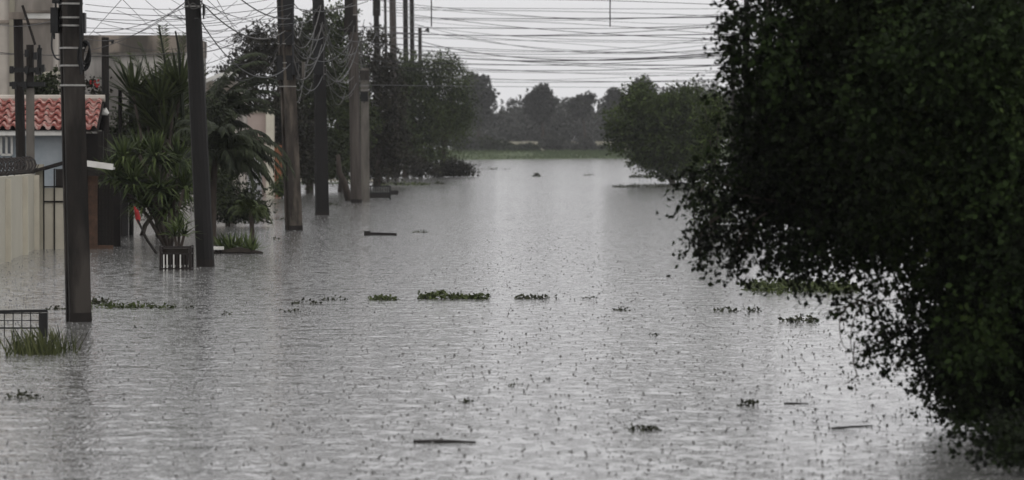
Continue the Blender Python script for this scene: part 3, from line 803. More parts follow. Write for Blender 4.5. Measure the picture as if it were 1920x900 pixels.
# across the open sky: (y at x=790, y at x=1345, sag px, thickness px)
sky_w = [(3, 12, -6, 1.0), (14, 16, 1, .9), (20, 31, -3, 1.0), (33, 31, 2, 1.5), (38, 66, -6, .9), (50, 49, 3, 1.0), (62, 62, 4, 1.4), (60, 46, 9, 1.2), (70, 80, 2, .8), (74, 92, 22, 1.7), (82, 96, 6, .8), (88, 78, 14, 1.0),
         (96, 92, 15, 1.7), (100, 108, 3, .8), (104, 122, 4, 1.4), (112, 118, 6, .8), (124, 120, 8, 1.3), (132, 136, 2, .8), (138, 150, 6, .8), (150, 148, 4, 1.0), (160, 164, 1, .7), (24, 68, 10, 1.1), (10, 26, 12, .8), (42, 84, 26, .8), (90, 128, 10, .7), (66, 108, -4, .7), (6, 44, 8, .8), (28, 22, 10, .7), (46, 70, 12, .9), (56, 90, 16, .8), (108, 98, 14, .9), (118, 140, 6, .7), (80, 66, 18, .9), (36, 40, 12, .8), (144, 132, 8, .6)]
for i, (y0, y1, sg, th) in enumerate(sky_w):
    li = [5, 7, 8, 9, 10][i % 5]; ri = i % 3
    Yl = {5: 166, 7: 225, 8: 294, 9: 325, 10: 340}[li]; Yr = (170, 235, 320)[ri] if True else 0
    # ends: on the pole at each side, at the height that gives that slope
    xl = {5: 661, 7: 705, 8: 736, 9: 760, 10: 773}[li]; xr = (1440, 1400, 1375)[ri]
    sl = (y1 - y0) / 555
    ya, yb = y0 + (xl - 790) * sl, y1 + (xr - 1345) * sl
    A_, B_ = P(xl, ya, Yl), P(xr, yb, Yr)
    Ym = (Yl + Yr) / 2
    wire(A_, B_, sg * S(Ym) * 1.3, th * .62 * S(Ym), 'thin black wire crossing the open sky above the distant wood', group='wires crossing the open sky')
for px, sd in ((809, 'the dark poles'), (1144, 'the big tree')):
    Yd = 150; q = P(px, 50, Yd)
    m = MB(); m.tube([q, P(px, 20, Yd), P(px, -24, Yd)], .024, 5)
    tag(m.build('wire_spacer', M['wire']), 'thin vertical rod hanging in the sky nearer ' + sd, 'wire spacer')
wire(P(597, -20, 136), P(1440, -28, 170), .05, .03, 'thick cable just above the view carrying the hanging rods', group=None)
# along the pole line, sagging from pole to pole
mains = [1, 2, 3, 4, 5, 7, 8, 10]
k_ = 0
for a_i, b_i in zip(mains[:-1], mains[1:]):
    ra, aa = PY[a_i]; rb, ab = PY[b_i]
    spans = [(5.2, .5, 'wire_grey', .02, .0), (5.9, .35, 'wire', .02, .14), (6.5, .55, 'wire', .016, -.15), (4.7, .7, 'wire', .016, .1)] if a_i != 1 else [(6.2, .3, 'wire', .02, .1), (5.6, .35, 'wire', .016, -.1)]
    for j, (z, sg, mm, rr, dx) in enumerate(spans):
        A_, B_ = aa(z) + Vector((dx, 0, 0)), ab(z + .2 * math.sin(j * 3 + a_i)) + Vector((dx, 0, 0))
        nm = {1: 'nearest pole', 2: 'smooth dark pole', 3: 'pole with fuse boxes', 4: 'slender black pole', 5: 'weathered wooden pole', 7: 'distant dark pole', 8: 'pale thick based pole'}[a_i]
        tone = ['lowest grey', 'second', 'upper', 'slack lowest'][j]
        wire(A_, B_, sg, rr, f'{tone} cable running up the street from the {nm}', mm, 'cables strung along the line of poles')
# service wires to the houses at the left, as seen: pixel ends at given distances
svc = [((548, 8), 111, (160, 20), 98, .2, 1.2), ((548, 14), 111, (160, 34), 97, .3, 1.2), ((522, 12), 111, (378, 92), 118, .1, 1.6), ((522, 28), 111, (378, 98), 118, .2, 1.7), ((522, 40), 111, (340, 126), 125, .3, 1.2),
       ((350, 2), 78, (160, 72), 99, .3, 1.2), ((350, 12), 78, (160, 60), 99, .15, 1.2), ((360, -6), 78, (150, 97), 100, .2, 1.3), ((229, -2), 70, (164, 70), 101, .0, 1.3), ((229, -2), 70, (290, 60), 110, .0, 1.2),
       ((372, 34), 78, (160, 33), 97, .05, 1.2), ((544, 28), 111, (160, 52), 97, .15, 1.0), ((544, 48), 111, (160, 60), 102, .1, 1.0), ((378, 6), 78, (548, 44), 111, .15, 1.2), ((385, -4), 78, (445, 52), 118, .0, 1.3), ((405, -4), 80, (470, 90), 125, .1, 1.0),
       ((590, 18), 136, (690, 2), 160, .1, 1.6), ((661, 6), 166, (550, 14), 111, .2, 1.2), ((0, 99), 96, (350, 98), 104, .08, 1.6), ((0, 101.5), 97, (190, 100), 102, .03, 1.0), ((-20, 40), 90, (108, 36), 54, .1, 1.0),
       ((520, 72), 111, (400, 100), 120, .5, 1.0), ((520, 88), 111, (420, 128), 125, .6, 1.0), ((520, 60), 111, (395, 70), 120, .4, .9), ((595, 112), 136, (430, 92), 130, .8, .9), ((661, 70), 166, (548, 82), 111, .7, 1.2), ((661, 84), 166, (600, 44), 136, 1.0, 1.3),
       ((705, 62), 225, (661, 66), 166, .7, 1.3), ((736, 66), 294, (661, 40), 166, .9, 1.1), ((790, 66), 330, (705, 66), 225, .2, 1.2), ((160, 8), 97, (520, -4), 111, .2, 1.0)]
for k in range(12):
    p0, p1 = (random.uniform(165, 345), random.uniform(-4, 60)), (random.uniform(390, 520), random.uniform(-4, 92))
    svc.append((p0, random.uniform(92, 104), p1, random.uniform(108, 124), random.uniform(.1, .5), random.uniform(.8, 1.2)))
ends = {0: 'pole with fuse boxes', 1: 'smooth dark pole'}
desc = ['upper thin', 'second thin', 'black slanting', 'lower slanting', 'longest slanting', 'steeply rising', 'flatter rising', 'curving', 'short crossing', 'opposite crossing', 'level', 'mid level', 'lower level', 'short dipping', 'straight falling', 'slack falling', 'stubby', 'backward running', 'heavy level', 'light level', 'short side', 'lightly slack', 'deeply slack', 'faint', 'drooping faint', 'looping', 'deep looping', 'distant looping', 'distant level', 'far thin', 'top level']
for i, (p0, Y0, p1, Y1, sg, th) in enumerate(svc):
    where = 'in front of the stained parapet building' if min(p0[0], p1[0]) < 340 else ('over the palm and leafy tree' if min(p0[0], p1[0]) < 500 else 'among the crowded pole heads')
    wire(P(*p0, Y0), P(*p1, Y1), sg, th * .6 * S((Y0 + Y1) / 2), (f'{desc[i]} service wire {where}' if i < 31 else 'thin dark wire in the loose web above the smooth dark pole and parapet building'), 'wire' if th < 1.25 or i % 2 else 'wire_grey', 'service wires to the houses')

tp = [(3, 'the pole with fuse boxes'), (4, 'the slender black pole'), (5, 'the weathered wooden pole'), (7, 'the distant dark pole'), (8, 'the pale thick based pole')]
for i in range(60):
    a_i = tp[i % 5]; b_i = {3: 4, 4: 5, 5: 7, 7: 8, 8: 9}[a_i[0]]
    ra, aa = PY[a_i[0]]; rb, ab = PY[b_i]
    z0, z1 = random.uniform(4.3, 7.2), random.uniform(4.3, 7.4)
    wire(aa(z0) + Vector((random.uniform(-.3, .3), 0, 0)), ab(z1) + Vector((random.uniform(-.5, .5), 0, 0)), random.uniform(.2, 1.6), random.uniform(.008, .02), f'sagging cable in the tangle leading away from {a_i[1]}', 'wire_grey' if i % 3 else 'wire', 'cables strung along the line of poles')
# ------------------------------------------------------------------ trees behind the poles
T = tree
T('leafy_tree', 'sparse topped dark tree behind the palm and grey brown pole', 190, 480, [(470, 100, 40, 40), (510, 130, 55, 60), (450, 150, 40, 40), (500, 200, 60, 60), (540, 250, 50, 60), (435, 120, 24, 20), (520, 70, 30, 26, 0, .6), (560, 300, 40, 34), (545, 110, 30, 50), (480, 75, 26, 18)], 2300, .13, 'leaf_brown', .16, group='dark trees behind the poles', gap=.3, freq=.8, dirz=.1)
T('leafy_tree', 'dark green tree between the grey brown and slender black poles', 200, 580, [(575, 90, 34, 50), (590, 150, 50, 60), (570, 220, 50, 60), (600, 290, 50, 40), (562, 320, 40, 22), (590, 50, 26, 30), (565, 60, 22, 26)], 2300, .13, 'leaf_mid', .18, group='dark trees behind the poles', gap=.3, freq=.8)
T('leafy_tree', 'olive tree between the slender black and weathered wooden poles', 205, 640, [(632, 38, 32, 30), (640, 90, 40, 40), (630, 150, 44, 60), (650, 220, 50, 60), (632, 290, 44, 44)], 2300, .13, 'leaf_willow', .18, group='dark trees behind the poles', gap=.3, freq=.8)
T('leafy_tree', 'brownish hanging tree behind the short banded post', 230, 705, [(700, 100, 44, 50), (715, 170, 50, 60), (690, 240, 46, 60), (725, 260, 44, 50), (705, 300, 44, 28)], 1800, .15, 'leaf_brown', .2, group='dark trees behind the poles', gap=.3, freq=.8, dirz=-.6, droop=.5)
T('leafy_tree', 'dense tree behind the close pair of distant poles', 300, 758, [(752, 140, 34, 40), (765, 190, 40, 60), (748, 250, 40, 50), (775, 270, 36, 44), (760, 130, 24, 28)], 1500, .19, 'leaf_willow', .2, group='dark trees behind the poles', gap=.25, freq=.6)
T('willow_tree', 'drooping green willow like tree at the end of the pole line', 300, 822, [(815, 118, 30, 24), (838, 112, 22, 18), (848, 145, 34, 34), (800, 170, 30, 50), (850, 195, 34, 40), (825, 220, 36, 50), (812, 280, 30, 34), (838, 262, 20, 40), (866, 200, 18, 40, 0, .7)], 3000, .17, 'leaf_willow', .22, gap=.3, freq=.6, dirz=-.7, droop=.7, width=.25, twig=1.0)
T('bush', 'low rounded brown green bush at the water edge under the willow', 299, 850, [(852, 318, 34, 12), (835, 322, 22, 9), (872, 324, 18, 6), (850, 310, 18, 8)], 700, .12, 'leaf_brown', .06, cat='bush', gap=.0, freq=.6, minz=0)
T('bush', 'dark ragged hedge bush beneath the trees behind the poles', 262, 590, [(560, 312, 44, 18), (600, 308, 44, 22), (640, 312, 40, 18), (540, 318, 24, 12)], 900, .14, 'leaf_brown', .06, cat='bush', gap=.1, freq=.6)
T('bush', 'dark undergrowth bush behind the iron tree guard', 285, 720, [(700, 312, 40, 16), (745, 308, 40, 20), (785, 314, 34, 16)], 900, .15, 'leaf_brown', .06, cat='bush', gap=.1, freq=.6)
T('bush', 'bright green bush at the foot of the cream pillar', 180, 528, [(528, 352, 14, 9), (540, 358, 12, 7)], 160, .1, 'leaf_bright', .04, cat='bush', gap=.0)
b = MB(); pp = [P(656, 362, 172), P(646, 345, 172), P(636, 322, 172), P(634, 290, 172)]; pp[0].z = -.1
b.tube(pp, [.16, .14, .12, .08], 8); b.build('trunk', M['bark'], empty('dead_tree', pp[0], 'dark leaning bare trunk behind the weathered wooden pole', 'tree'), True)
T('leafy_tree', 'round leafy tree drooping over the water before the hazy wood', 250, 1265, [(1240, 205, 60, 44), (1190, 220, 44, 36), (1290, 200, 46, 36), (1175, 250, 34, 26), (1230, 260, 60, 40), (1290, 260, 50, 50), (1210, 185, 40, 24), (1262, 310, 40, 26), (1215, 295, 30, 16), (1160, 232, 24, 18, 0, .7), (1320, 230, 40, 50), (1205, 168, 22, 14)], 5200, .16, 'leaf_bright', .2, bark='barklight', gap=.25, freq=.7, dirz=-.2)
T('leafy_tree', 'slim grey green tree beside the black tree edge', 120, 1335, [(1335, 215, 26, 40), (1325, 270, 24, 46), (1330, 340, 26, 50), (1345, 400, 28, 46), (1350, 190, 14, 20)], 620, .09, 'leaf_bright', .09, gap=.4, freq=1.5, dirz=-.5, droop=.5)

# ------------------------------------------------------------------ the big dark tree in front
def big_tree():
    Y = 34
    cl = [(1560, 30, 130, 110), (1445, 40, 60, 70, 0, .5), (1450, 140, 56, 70, 0, .5), (1425, 230, 36, 60, 0, .5), (1420, 320, 70, 60), (1385, 365, 44, 44, -.2, .5), (1500, 220, 120, 120), (1500, 350, 110, 66), (1590, 330, 130, 120),
          (1700, 100, 190, 170), (1720, 300, 170, 170, -.5), (1650, 410, 90, 70), (1850, 100, 180, 180, -.4), (1900, 300, 190, 180, -.6), (1785, 450, 135, 100, -.3), (1920, 500, 170, 170, -.3), (1850, 600, 100, 100), (1900, 680, 130, 120, -.1), (1875, 760, 80, 50), (1960, 800, 130, 60), (1930, 830, 110, 26, -1.2), (1830, 800, 70, 26, -.8), (1850, 640, 120, 120, -.4), (1815, 590, 70, 80, -.3), (1830, 700, 60, 60, -.3), (1960, 830, 150, 34, -2.8), (1925, 846, 110, 26, -4.0, 2), (2000, 866, 130, 26, -5.0, 2), (1860, 835, 90, 24, -1.8), (2100, 800, 150, 90, -2.5), (2050, 840, 120, 40, -1.5), (1550, 200, 130, 160, .5), (1500, 300, 120, 110, .5),
          (1700, -150, 220, 150, 0, .55), (1900, -200, 220, 170, -.3, .55), (1560, -80, 130, 90, 0, .6), (1800, -400, 240, 150, 0, .5), (2050, -330, 220, 200, 0, .4), (2280, 500, 230, 330, -1.5, .3), (2050, 150, 200, 200), (2080, 450, 200, 260), (1990, 650, 130, 170)]
    bs = G(1930, 800); bs.y = Y
    root = empty('leafy_tree', (bs.x, Y, 0), 'huge near black leafy tree hanging over the water', 'tree')
    c = pclumps(cl, Y)
    b = MB(); t0 = Vector((bs.x, Y + .4, 0)); t1 = P(1880, 500, Y + .3); t2 = P(1760, 300, Y + .2)
    b.tube([t0 - Vector((0, 0, .3)), t0.lerp(t1, .5), t1, t2], [.16, .13, .12, .08], 8)
    limb_paths(b, t1, c[:19], .045, 4)
    b.build('trunk', M['bark'], root, True)
    c = [(q[0], q[1], q[2], q[3] * .92, q[4] * .92, q[5] * .92, q[6]) for q in c]
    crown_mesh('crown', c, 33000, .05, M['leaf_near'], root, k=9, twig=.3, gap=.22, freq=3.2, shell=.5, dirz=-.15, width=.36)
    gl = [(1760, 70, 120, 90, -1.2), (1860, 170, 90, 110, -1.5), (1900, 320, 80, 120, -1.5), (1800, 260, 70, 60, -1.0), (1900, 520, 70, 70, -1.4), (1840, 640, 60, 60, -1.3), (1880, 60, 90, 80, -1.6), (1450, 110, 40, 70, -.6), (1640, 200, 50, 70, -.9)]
    crown_mesh('lit_foliage', pclumps(gl, Y), 1500, .055, M['leaf_near_lit'], root, k=9, twig=.3, gap=.55, freq=2.6, shell=.6, dirz=-.3, width=.36)  # same tree's leaves, the lit patches painted in by a brighter green
    # drooping outer branches, leaves along each
    nb = 420; p, u = sample_clumps([q for q in c if q[0] < P(1830, 0, Y).x and q[2] > .3], nb, 0, 1, .06)
    d = u * .7 + rng.normal(0, .25, u.shape); d[:, 0] -= .25; d[:, 2] -= .1; d /= np.linalg.norm(d, axis=1)[:, None]
    Lb = rng.uniform(.12, .42, nb); pts_ = []; dd_ = []
    for k in range(26):
        t = (k + rng.random(nb)) / 26
        q = p + d * (t * Lb)[:, None] * .8; q[:, 2] -= (t * Lb) ** 2 * 1.5
        e = d.copy() * .5; e[:, 2] -= t * 1.2 + .2; e += rng.normal(0, .5, e.shape); e /= np.linalg.norm(e, axis=1)[:, None]
        pts_.append(q + rng.normal(0, .012, q.shape)); dd_.append(e)
    pts_ = np.concatenate(pts_); dd_ = np.concatenate(dd_); ok = pts_[:, 2] > .12; pts_, dd_ = pts_[ok], dd_[ok]
    np_mesh('drooping_foliage', leaves_from_twigs(pts_, dd_, .02, 1, .048, .1, .34), 4, M['leaf_near'], root)
    # sparse hanging sprays with gaps where the water shows
    sp = [(1330, 420, 34, 34), (1380, 450, 50, 30), (1450, 465, 60, 36), (1530, 475, 60, 36), (1590, 500, 44, 24), (1378, 80, 14, 80), (1385, 20, 22, 26), (1310, 340, 16, 60), (1650, 560, 60, 26), (1700, 620, 50, 50), (1640, 650, 34, 24), (1740, 690, 44, 26), (1770, 730, 34, 30), (1790, 780, 40, 20), (1560, 440, 80, 40), (1380, 130, 14, 60)]
    crown_mesh('lower_spray', pclumps(sp, Y - .3), 1150, .047, M['leaf_near'], root, k=7, twig=.26, gap=.45, freq=6, shell=.55, dirz=-.35, width=.36)
    # drooping twigs
    def twig(pts, leaves, Yt):
        q = [P(x, y, Yt) for x, y in smooth_pts(pts)]; b = MB(); b.tube(q, list(np.linspace(.006, .0025, len(q))), 4); tw = b.build('twig', M['bark'], root)
        idx = rng.integers(int(len(q) * .2), len(q), leaves); base = np.array([q[i] for i in idx]); d = rng.normal(0, 1, (leaves, 3)); d[:, 2] -= .8; d /= np.linalg.norm(d, axis=1)[:, None]
        np_mesh('leaf_spray', leaves_from_twigs(base, d, .03, 1, .047, .1, .36), 4, M['leaf_near'], tw)
    twig([(1620, 560), (1590, 575), (1575, 600), (1578, 640), (1592, 660)], 8, Y - .5)
    twig([(1640, 570), (1605, 590), (1595, 640), (1604, 680)], 12, Y - .5)
    twig([(1602, 640), (1600, 680), (1606, 705), (1580, 722)], 3, Y - .5)
    twig([(1700, 560), (1640, 566), (1590, 575), (1540, 590)], 34, Y - .5)
    twig([(1760, 600), (1700, 610), (1660, 640), (1625, 655)], 44, Y - .4)
    twig([(1800, 640), (1740, 640), (1700, 665), (1680, 690)], 40, Y - .4)
    twig([(1800, 690), (1765, 690), (1750, 710), (1725, 706)], 40, Y - .4)
    twig([(1700, 530), (1640, 535), (1600, 545), (1570, 560)], 30, Y - .2)
    twig([(1330, 330), (1305, 380), (1302, 430), (1305, 480)], 34, Y + .8)
    twig([(1345, 380), (1335, 430), (1340, 470)], 26, Y + .8)
    twig([(1390, 440), (1382, 470), (1372, 500), (1368, 525)], 34, Y + .4)
    twig([(1470, 470), (1440, 490), (1430, 510)], 20, Y)
    twig([(1540, 480), (1490, 500), (1462, 520)], 30, Y)
    twig([(1480, -10), (1400, 20), (1365, 42), (1342, 48)], 26, Y)
    twig([(1450, 70), (1390, 80), (1355, 86)], 26, Y)
    for k in range(34):
        x = random.uniform(1300, 1640); y = random.uniform(390, 460)
        twig([(x + 30, y), (x + 6, y + 18), (x - 4, y + random.uniform(35, 60)), (x - 8, y + random.uniform(60, 85))], 22, Y + random.uniform(-.4, .5))
big_tree()

# ------------------------------------------------------------------ palms and spiky plants by the houses
def frond(b, base, az, el, Lf, drop, leaf, n=26, hang=.7, w=.022, rs=.018):
    """one feather frond: rachis arc + leaflets; b collects faces"""
    pts = []; d = Vector((math.cos(az) * math.cos(el), math.sin(az) * math.cos(el), math.sin(el)))
    p = Vector(base); N = 12
    for k in range(N + 1):
        pts.append(p.copy()); d.z -= drop / N * (.4 + 1.2 * k / N); d.normalize(); p = p + d * Lf / N
    b.tube(pts, list(np.linspace(rs, rs * .3, N + 1)), 4)
    for k in range(n):
        t = .12 + .88 * k / n; i = min(int(t * N), N - 1); q = pts[i].lerp(pts[i + 1], t * N - i); dd = (pts[i + 1] - pts[i]).normalized()
        side = dd.cross(Vector((0, 0, 1))); side = side.normalized() if side.length > .05 else Vector((1, 0, 0))
        L_ = leaf * math.sin(min(1, .25 + t * 1.1) * math.pi * .8 + .2) * random.uniform(.8, 1.15) + leaf * .15
        for sgn in (-1, 1):
            v = (side * sgn * .8 + dd * .75 + Vector((0, 0, -.1 - hang * .4)) + Vector((random.gauss(0, .1), random.gauss(0, .1), random.gauss(0, .1)))).normalized()
            m1 = q + v * L_ * .5; m2 = m1 + (v + Vector((0, 0, -hang))).normalized() * L_ * .5
            ww = dd * w
            b.add([q - ww * .5, q + ww * .5, m1 + ww, m2, m1 - ww], [(0, 1, 2, 4), (4, 2, 3)])
def palm(label, Y, base_px, crown, n, Lf, leaf, m_, trunk_r, drop=1.9, specs=None, name='palm_tree', hang=.7, trunk='bark', n_leaf=26, w=.022):
    bs = P(base_px, 272, Y); bs.z = 0; c = P(crown[0], crown[1], Y)
    r = empty(name, bs, label, 'palm tree')
    b = MB(); N = 14; pts = [Vector((bs.x + (c.x - bs.x) * (k / N) ** 2.5, Y, c.z * k / N)) for k in range(N + 1)]; pts[0].z = -.2
    b.tube(pts, [trunk_r * (1.15 - .3 * k / N) * (1 + .12 * (k % 2)) for k in range(N + 1)], 9); b.build('trunk', M[trunk], r, True)
    for k in range(n):
        if specs and k < len(specs): az, el, L_, dr = specs[k]
        else: az = k * 2.4 + random.uniform(-.2, .2); el = random.uniform(.05, 1.25); L_ = Lf * random.uniform(.8, 1.1); dr = drop * random.uniform(.8, 1.2)
        b = MB(); frond(b, c, az, el, L_, dr, leaf, n_leaf, hang, w); b.build('frond', M[m_], r)
    return r
palm('feathery dark palm arching above the pinkish house', 122, 434, (388, 228), 26, 1.7, .5, 'palm_dark', .13, 1.3,
     [(-.1, 1.25, 2.7, 1.9), (.2, 1.0, 2.5, 1.5), (-.4, .7, 2.2, 1.1), (.1, 1.35, 2.9, 2.3), (-.2, .5, 2.1, .9), (2.9, 1.2, 2.2, 1.2), (.0, .85, 2.5, 1.4), (-.8, .9, 2.3, 1.4), (0, .6, 2.3, 1.2), (.1, 1.1, 2.6, 1.8)], hang=.6, n_leaf=52, w=.03)
palm('small palm sapling with a thin trunk and drooping leaflets over the agaves', 91, 473, (470, 396), 13, .55, .2, 'palm', .05, 2.0, hang=1.1, n_leaf=22, w=.016)
palm('low palm with long fronds arching down toward the grey brown pole', 96, 398, (404, 290), 34, 1.5, .42, 'palm_dark', .08, 2.2,
     [(0, .5, 2.1, 1.9), (-.3, .6, 2.0, 2.0), (.2, .4, 1.9, 1.8), (-.1, .75, 2.1, 2.3), (-.6, .5, 1.8, 2.0), (.4, .5, 1.8, 2.1), (.1, .1, 1.5, 1.5), (-.2, .2, 1.7, 1.8), (.0, -.1, 1.4, 1.4)], hang=1.0, n_leaf=44, w=.026)
palm('upright palm with stiff rising fronds before the stained parapet building', 104, 300, (312, 260), 20, 2.0, .42, 'palm', .1, 1.1,
     [(3.0, 1.15, 2.5, .7), (2.6, 1.25, 2.4, .8), (3.3, 1.0, 2.3, .9), (1.8, 1.4, 2.9, .5), (.6, 1.4, 2.7, .4), (3.1, .8, 1.7, 1.0), (2.9, 1.35, 2.5, .5), (0, 1.2, 2.0, .9), (3.4, 1.2, 2.6, 1.1), (.3, 1.45, 2.6, .3)], hang=.15, n_leaf=60, w=.016)
b = MB()
for pts, r0 in (([(336, 262), (322, 180), (308, 105), (298, 48)], .045), ([(344, 250), (340, 160), (336, 100), (329, 58)], .06)):
    q = [P(x, y, 103) for x, y in smooth_pts(pts)]; b.tube(q, list(np.linspace(r0, .022, len(q))), 5)
b.build('spear_leaf', M['palm_dark'], bpy.data.objects['palm_tree.003'])
T('shrub', 'dark shrub filling the space under the feathery palm', 118, 425, [(408, 318, 18, 26), (446, 366, 22, 14), (415, 365, 28, 24), (396, 310, 22, 40), (482, 382, 18, 8), (392, 225, 18, 50), (455, 380, 24, 14)], 1500, .13, 'palm_dark', .06, cat='shrub', gap=.15, freq=1.6, width=.22, dirz=-.7)
T('shrub', 'dense dark shrub beneath the upright palm', 106, 260, [(250, 235, 40, 34), (300, 230, 50, 40), (220, 255, 30, 30), (340, 240, 40, 50), (270, 285, 60, 34), (340, 310, 36, 40), (225, 300, 30, 26), (385, 300, 30, 50, 6), (400, 345, 24, 30, 6), (240, 340, 44, 36, 1), (300, 360, 56, 30, 1), (215, 370, 20, 30, 1), (290, 190, 40, 40), (325, 170, 24, 50)], 3200, .085, 'palm', .06, cat='shrub', gap=.2, freq=1.6, width=.25)

def rosette(b, c, n, Lr, w=.03, up=.2, droop=.5, lo=-.5):
    for k in range(n):
        az = random.uniform(0, 6.283); el = math.asin(random.uniform(lo, 1)); d = Vector((math.cos(az) * math.cos(el), math.sin(az) * math.cos(el), math.sin(el) + up)).normalized()
        L_ = Lr * random.uniform(.75, 1.1); side = d.cross(Vector((random.gauss(0, .3), random.gauss(0, .3), 1))).normalized() * w
        p0 = Vector(c); p1 = p0 + d * L_ * .5; p2 = p1 + (d + Vector((0, 0, -droop * (1 - abs(d.z))))).normalized() * L_ * .5
        b.add([p0 - side * .4, p0 + side * .4, p1 + side, p2, p1 - side], [(0, 1, 2, 4), (4, 2, 3)])
def yucca(label, Y, base_px, heads, Lr=.55, n=70, m_='yucca', w=.028, name='yucca', stem=.04, cat='yucca', droop=.5, lo=-.6):
    bs = P(base_px, 272, Y); bs.z = 0; r = empty(name, bs, label, cat); b = MB()
    for (x, y) in heads:
        c = P(x, y, Y + random.uniform(-.3, .3)); b.tube([bs - Vector((0, 0, .15)), bs.lerp(c, .4) + Vector((0, 0, .1)), c], [stem * 1.3, stem, stem * .9], 7)
    b.build('stem', M['bark'], r, True)
    for (x, y) in heads:
        c = P(x, y, Y + random.uniform(-.3, .3)); b = MB(); rosette(b, c, n, Lr, w, droop=droop, lo=lo); b.build('leaf_rosette', M[m_], r)
yucca('many headed yucca tree with drooping sword leaves beside the lattice screen', 93, 318, [(292, 300), (214, 335), (250, 345), (300, 355), (335, 305), (345, 355), (262, 290), (318, 395), (232, 300), (275, 385)], .74, 105, droop=.95)
yucca('tall plant of long upright sword leaves before the stained parapet building', 103, 300, [(275, 215), (300, 190), (325, 205), (338, 170), (250, 180), (310, 250)], 1.15, 60, m_='palm', w=.035, droop=.12, lo=.15, name='dracaena', cat='dracaena')
yucca('small yucca rising out of the iron basket guard', 78, 334, [(336, 430), (328, 444), (345, 442)], .42, 45, w=.016, stem=.03, lo=-.2)
yucca('broad agave like clump beside the white slab', 89, 432, [(418, 470), (434, 472), (448, 470), (428, 468)], .5, 26, w=.022, lo=.05, droop=.05, name='agave', cat='agave', stem=.02)
yucca('spreading agave with splayed pointed leaves under the thin palm trunk', 88.6, 470, [(462, 473), (472, 474)], .52, 24, w=.022, lo=-.02, droop=.02, name='agave', cat='agave', stem=.02)
b = MB(); q = G(447, 476); b.tube([q + Vector((-.6, .3, .01)), q + Vector((0, .3, .035)), q + Vector((.5, .3, .01))], [.03, .12, .03], 6)
b.build('root_mat', M['soil'], bpy.data.objects['agave'])
b = MB(); a_, c_ = G(399, 476), G(419, 476); b.box((a_.x, a_.y - .1, .09), (c_.x, a_.y + .2, .15)); sl = b.build('slab_top', M['white_metal'])
root = empty('concrete_bench', (a_.x, a_.y, 0), 'white slab bench just above the water behind the smooth dark pole', 'bench'); sl.parent = root; sl.data.transform(Matrix.Translation(-root.location))
b = MB(); b.box((c_.x - .1, a_.y - .05, -.2), (c_.x - .04, a_.y + .1, .088)); b.build('leg', M['concrete'], root)
b = MB(); b.box((a_.x + .04, a_.y - .05, -.2), (a_.x + .1, a_.y + .1, .088)); b.build('leg', M['concrete'], root)
# leaning stick with a red cloth
b = MB(); b.tube([G(294, 476), P(276, 450, G(294, 476).y + .1), P(258, 412, G(294, 476).y + .3)], [.03, .03, .022], 6)
root = empty('leaning_stick', G(294, 476), 'dark stick leaning out of the water with a red cloth on its end', 'stick'); b.build('stick', M['wood_dark'], root)
q = P(256, 405, 90); b = MB()
b.tube([q + Vector((-.05, 0, .2)), q + Vector((.0, .03, .1)), q + Vector((.03, 0, -.05)), q + Vector((.05, 0, -.18))], [.02, .05, .06, .015], 7); b.build('cloth', M['red'], root, True)

# ------------------------------------------------------------------ iron guards
def basket():
    Y = G(0, 507).y
    x0, x1 = P(300, 0, Y).x, P(356, 0, Y).x; z1 = P(0, 464, Y).z; zm = P(0, 476, Y).z
    r = empty('tree_guard', ((x0 + x1) / 2, Y, 0), 'iron basket guard with gaps painted bright holding the small yucca', 'tree guard')
    b = MB(); D = x1 - x0
    for z in (z1, zm, .03):
        for p, q in (((x0, Y), (x1, Y)), ((x1, Y), (x1, Y + D)), ((x1, Y + D), (x0, Y + D)), ((x0, Y + D), (x0, Y))): b.bar((*p, z), (*q, z), .025)
    for p in ((x0, Y), (x1, Y), (x1, Y + D), (x0, Y + D)): b.bar((*p, -.2), (*p, z1 + .03), .04)
    b.build('frame', M['iron'], r)
    b = MB(); b2 = MB()
    for k in range(1, 9):
        x = x0 + (x1 - x0) * k / 9
        (b2 if k in (1, 2, 4, 6) else b).bar((x, Y, -.1), (x, Y, zm), .022)
        b.bar((x, Y + D, -.1), (x, Y + D, z1), .018)
    b.build('slats', M['iron'], r); b2.build('bright_gaps', M['white_metal'], r)  # white strips stand for bright reflecting water seen between the bars
    b = MB(); b.box((x0 + .04, Y + .05, .1), (x1 - .04, Y + D - .05, z1 - .02)); b.build('soil', M['soil'], r)
basket()
def mesh_guard():
    Y = 50.0
    x0, x1, xe = P(-50, 0, Y).x, P(72, 0, Y).x, P(88, 0, Y).x; z1 = P(0, 585, Y).z
    r = empty('tree_guard', (x1, Y, 0), 'black wire mesh guard with a thick end post among grass tufts', 'tree guard')
    b = MB(); b.bar((x0, Y, z1), (xe, Y, z1 + .015), .035); b.bar((x0, Y, .1), (x1, Y, .1), .02); b.build('rail', M['black'], r)
    b = MB(); b.box((x1 + .005, Y - .04, -.25), (xe, Y + .04, z1 - .01)); b.build('end_post', M['black'], r)
    b = MB()
    for k in range(9): x = x1 - k * .105; b.bar((x, Y + .01, -.2), (x, Y + .01, z1), .012)
    for z in (.19, .275): b.bar((x0, Y + .012, z), (x1, Y + .012, z), .011)
    b.build('mesh', M['black'], r)
    b = MB(); b.bar((xe + .4, Y + 9, .015), (xe - .25, Y + 9, .015), .05, .02); 
mesh_guard()
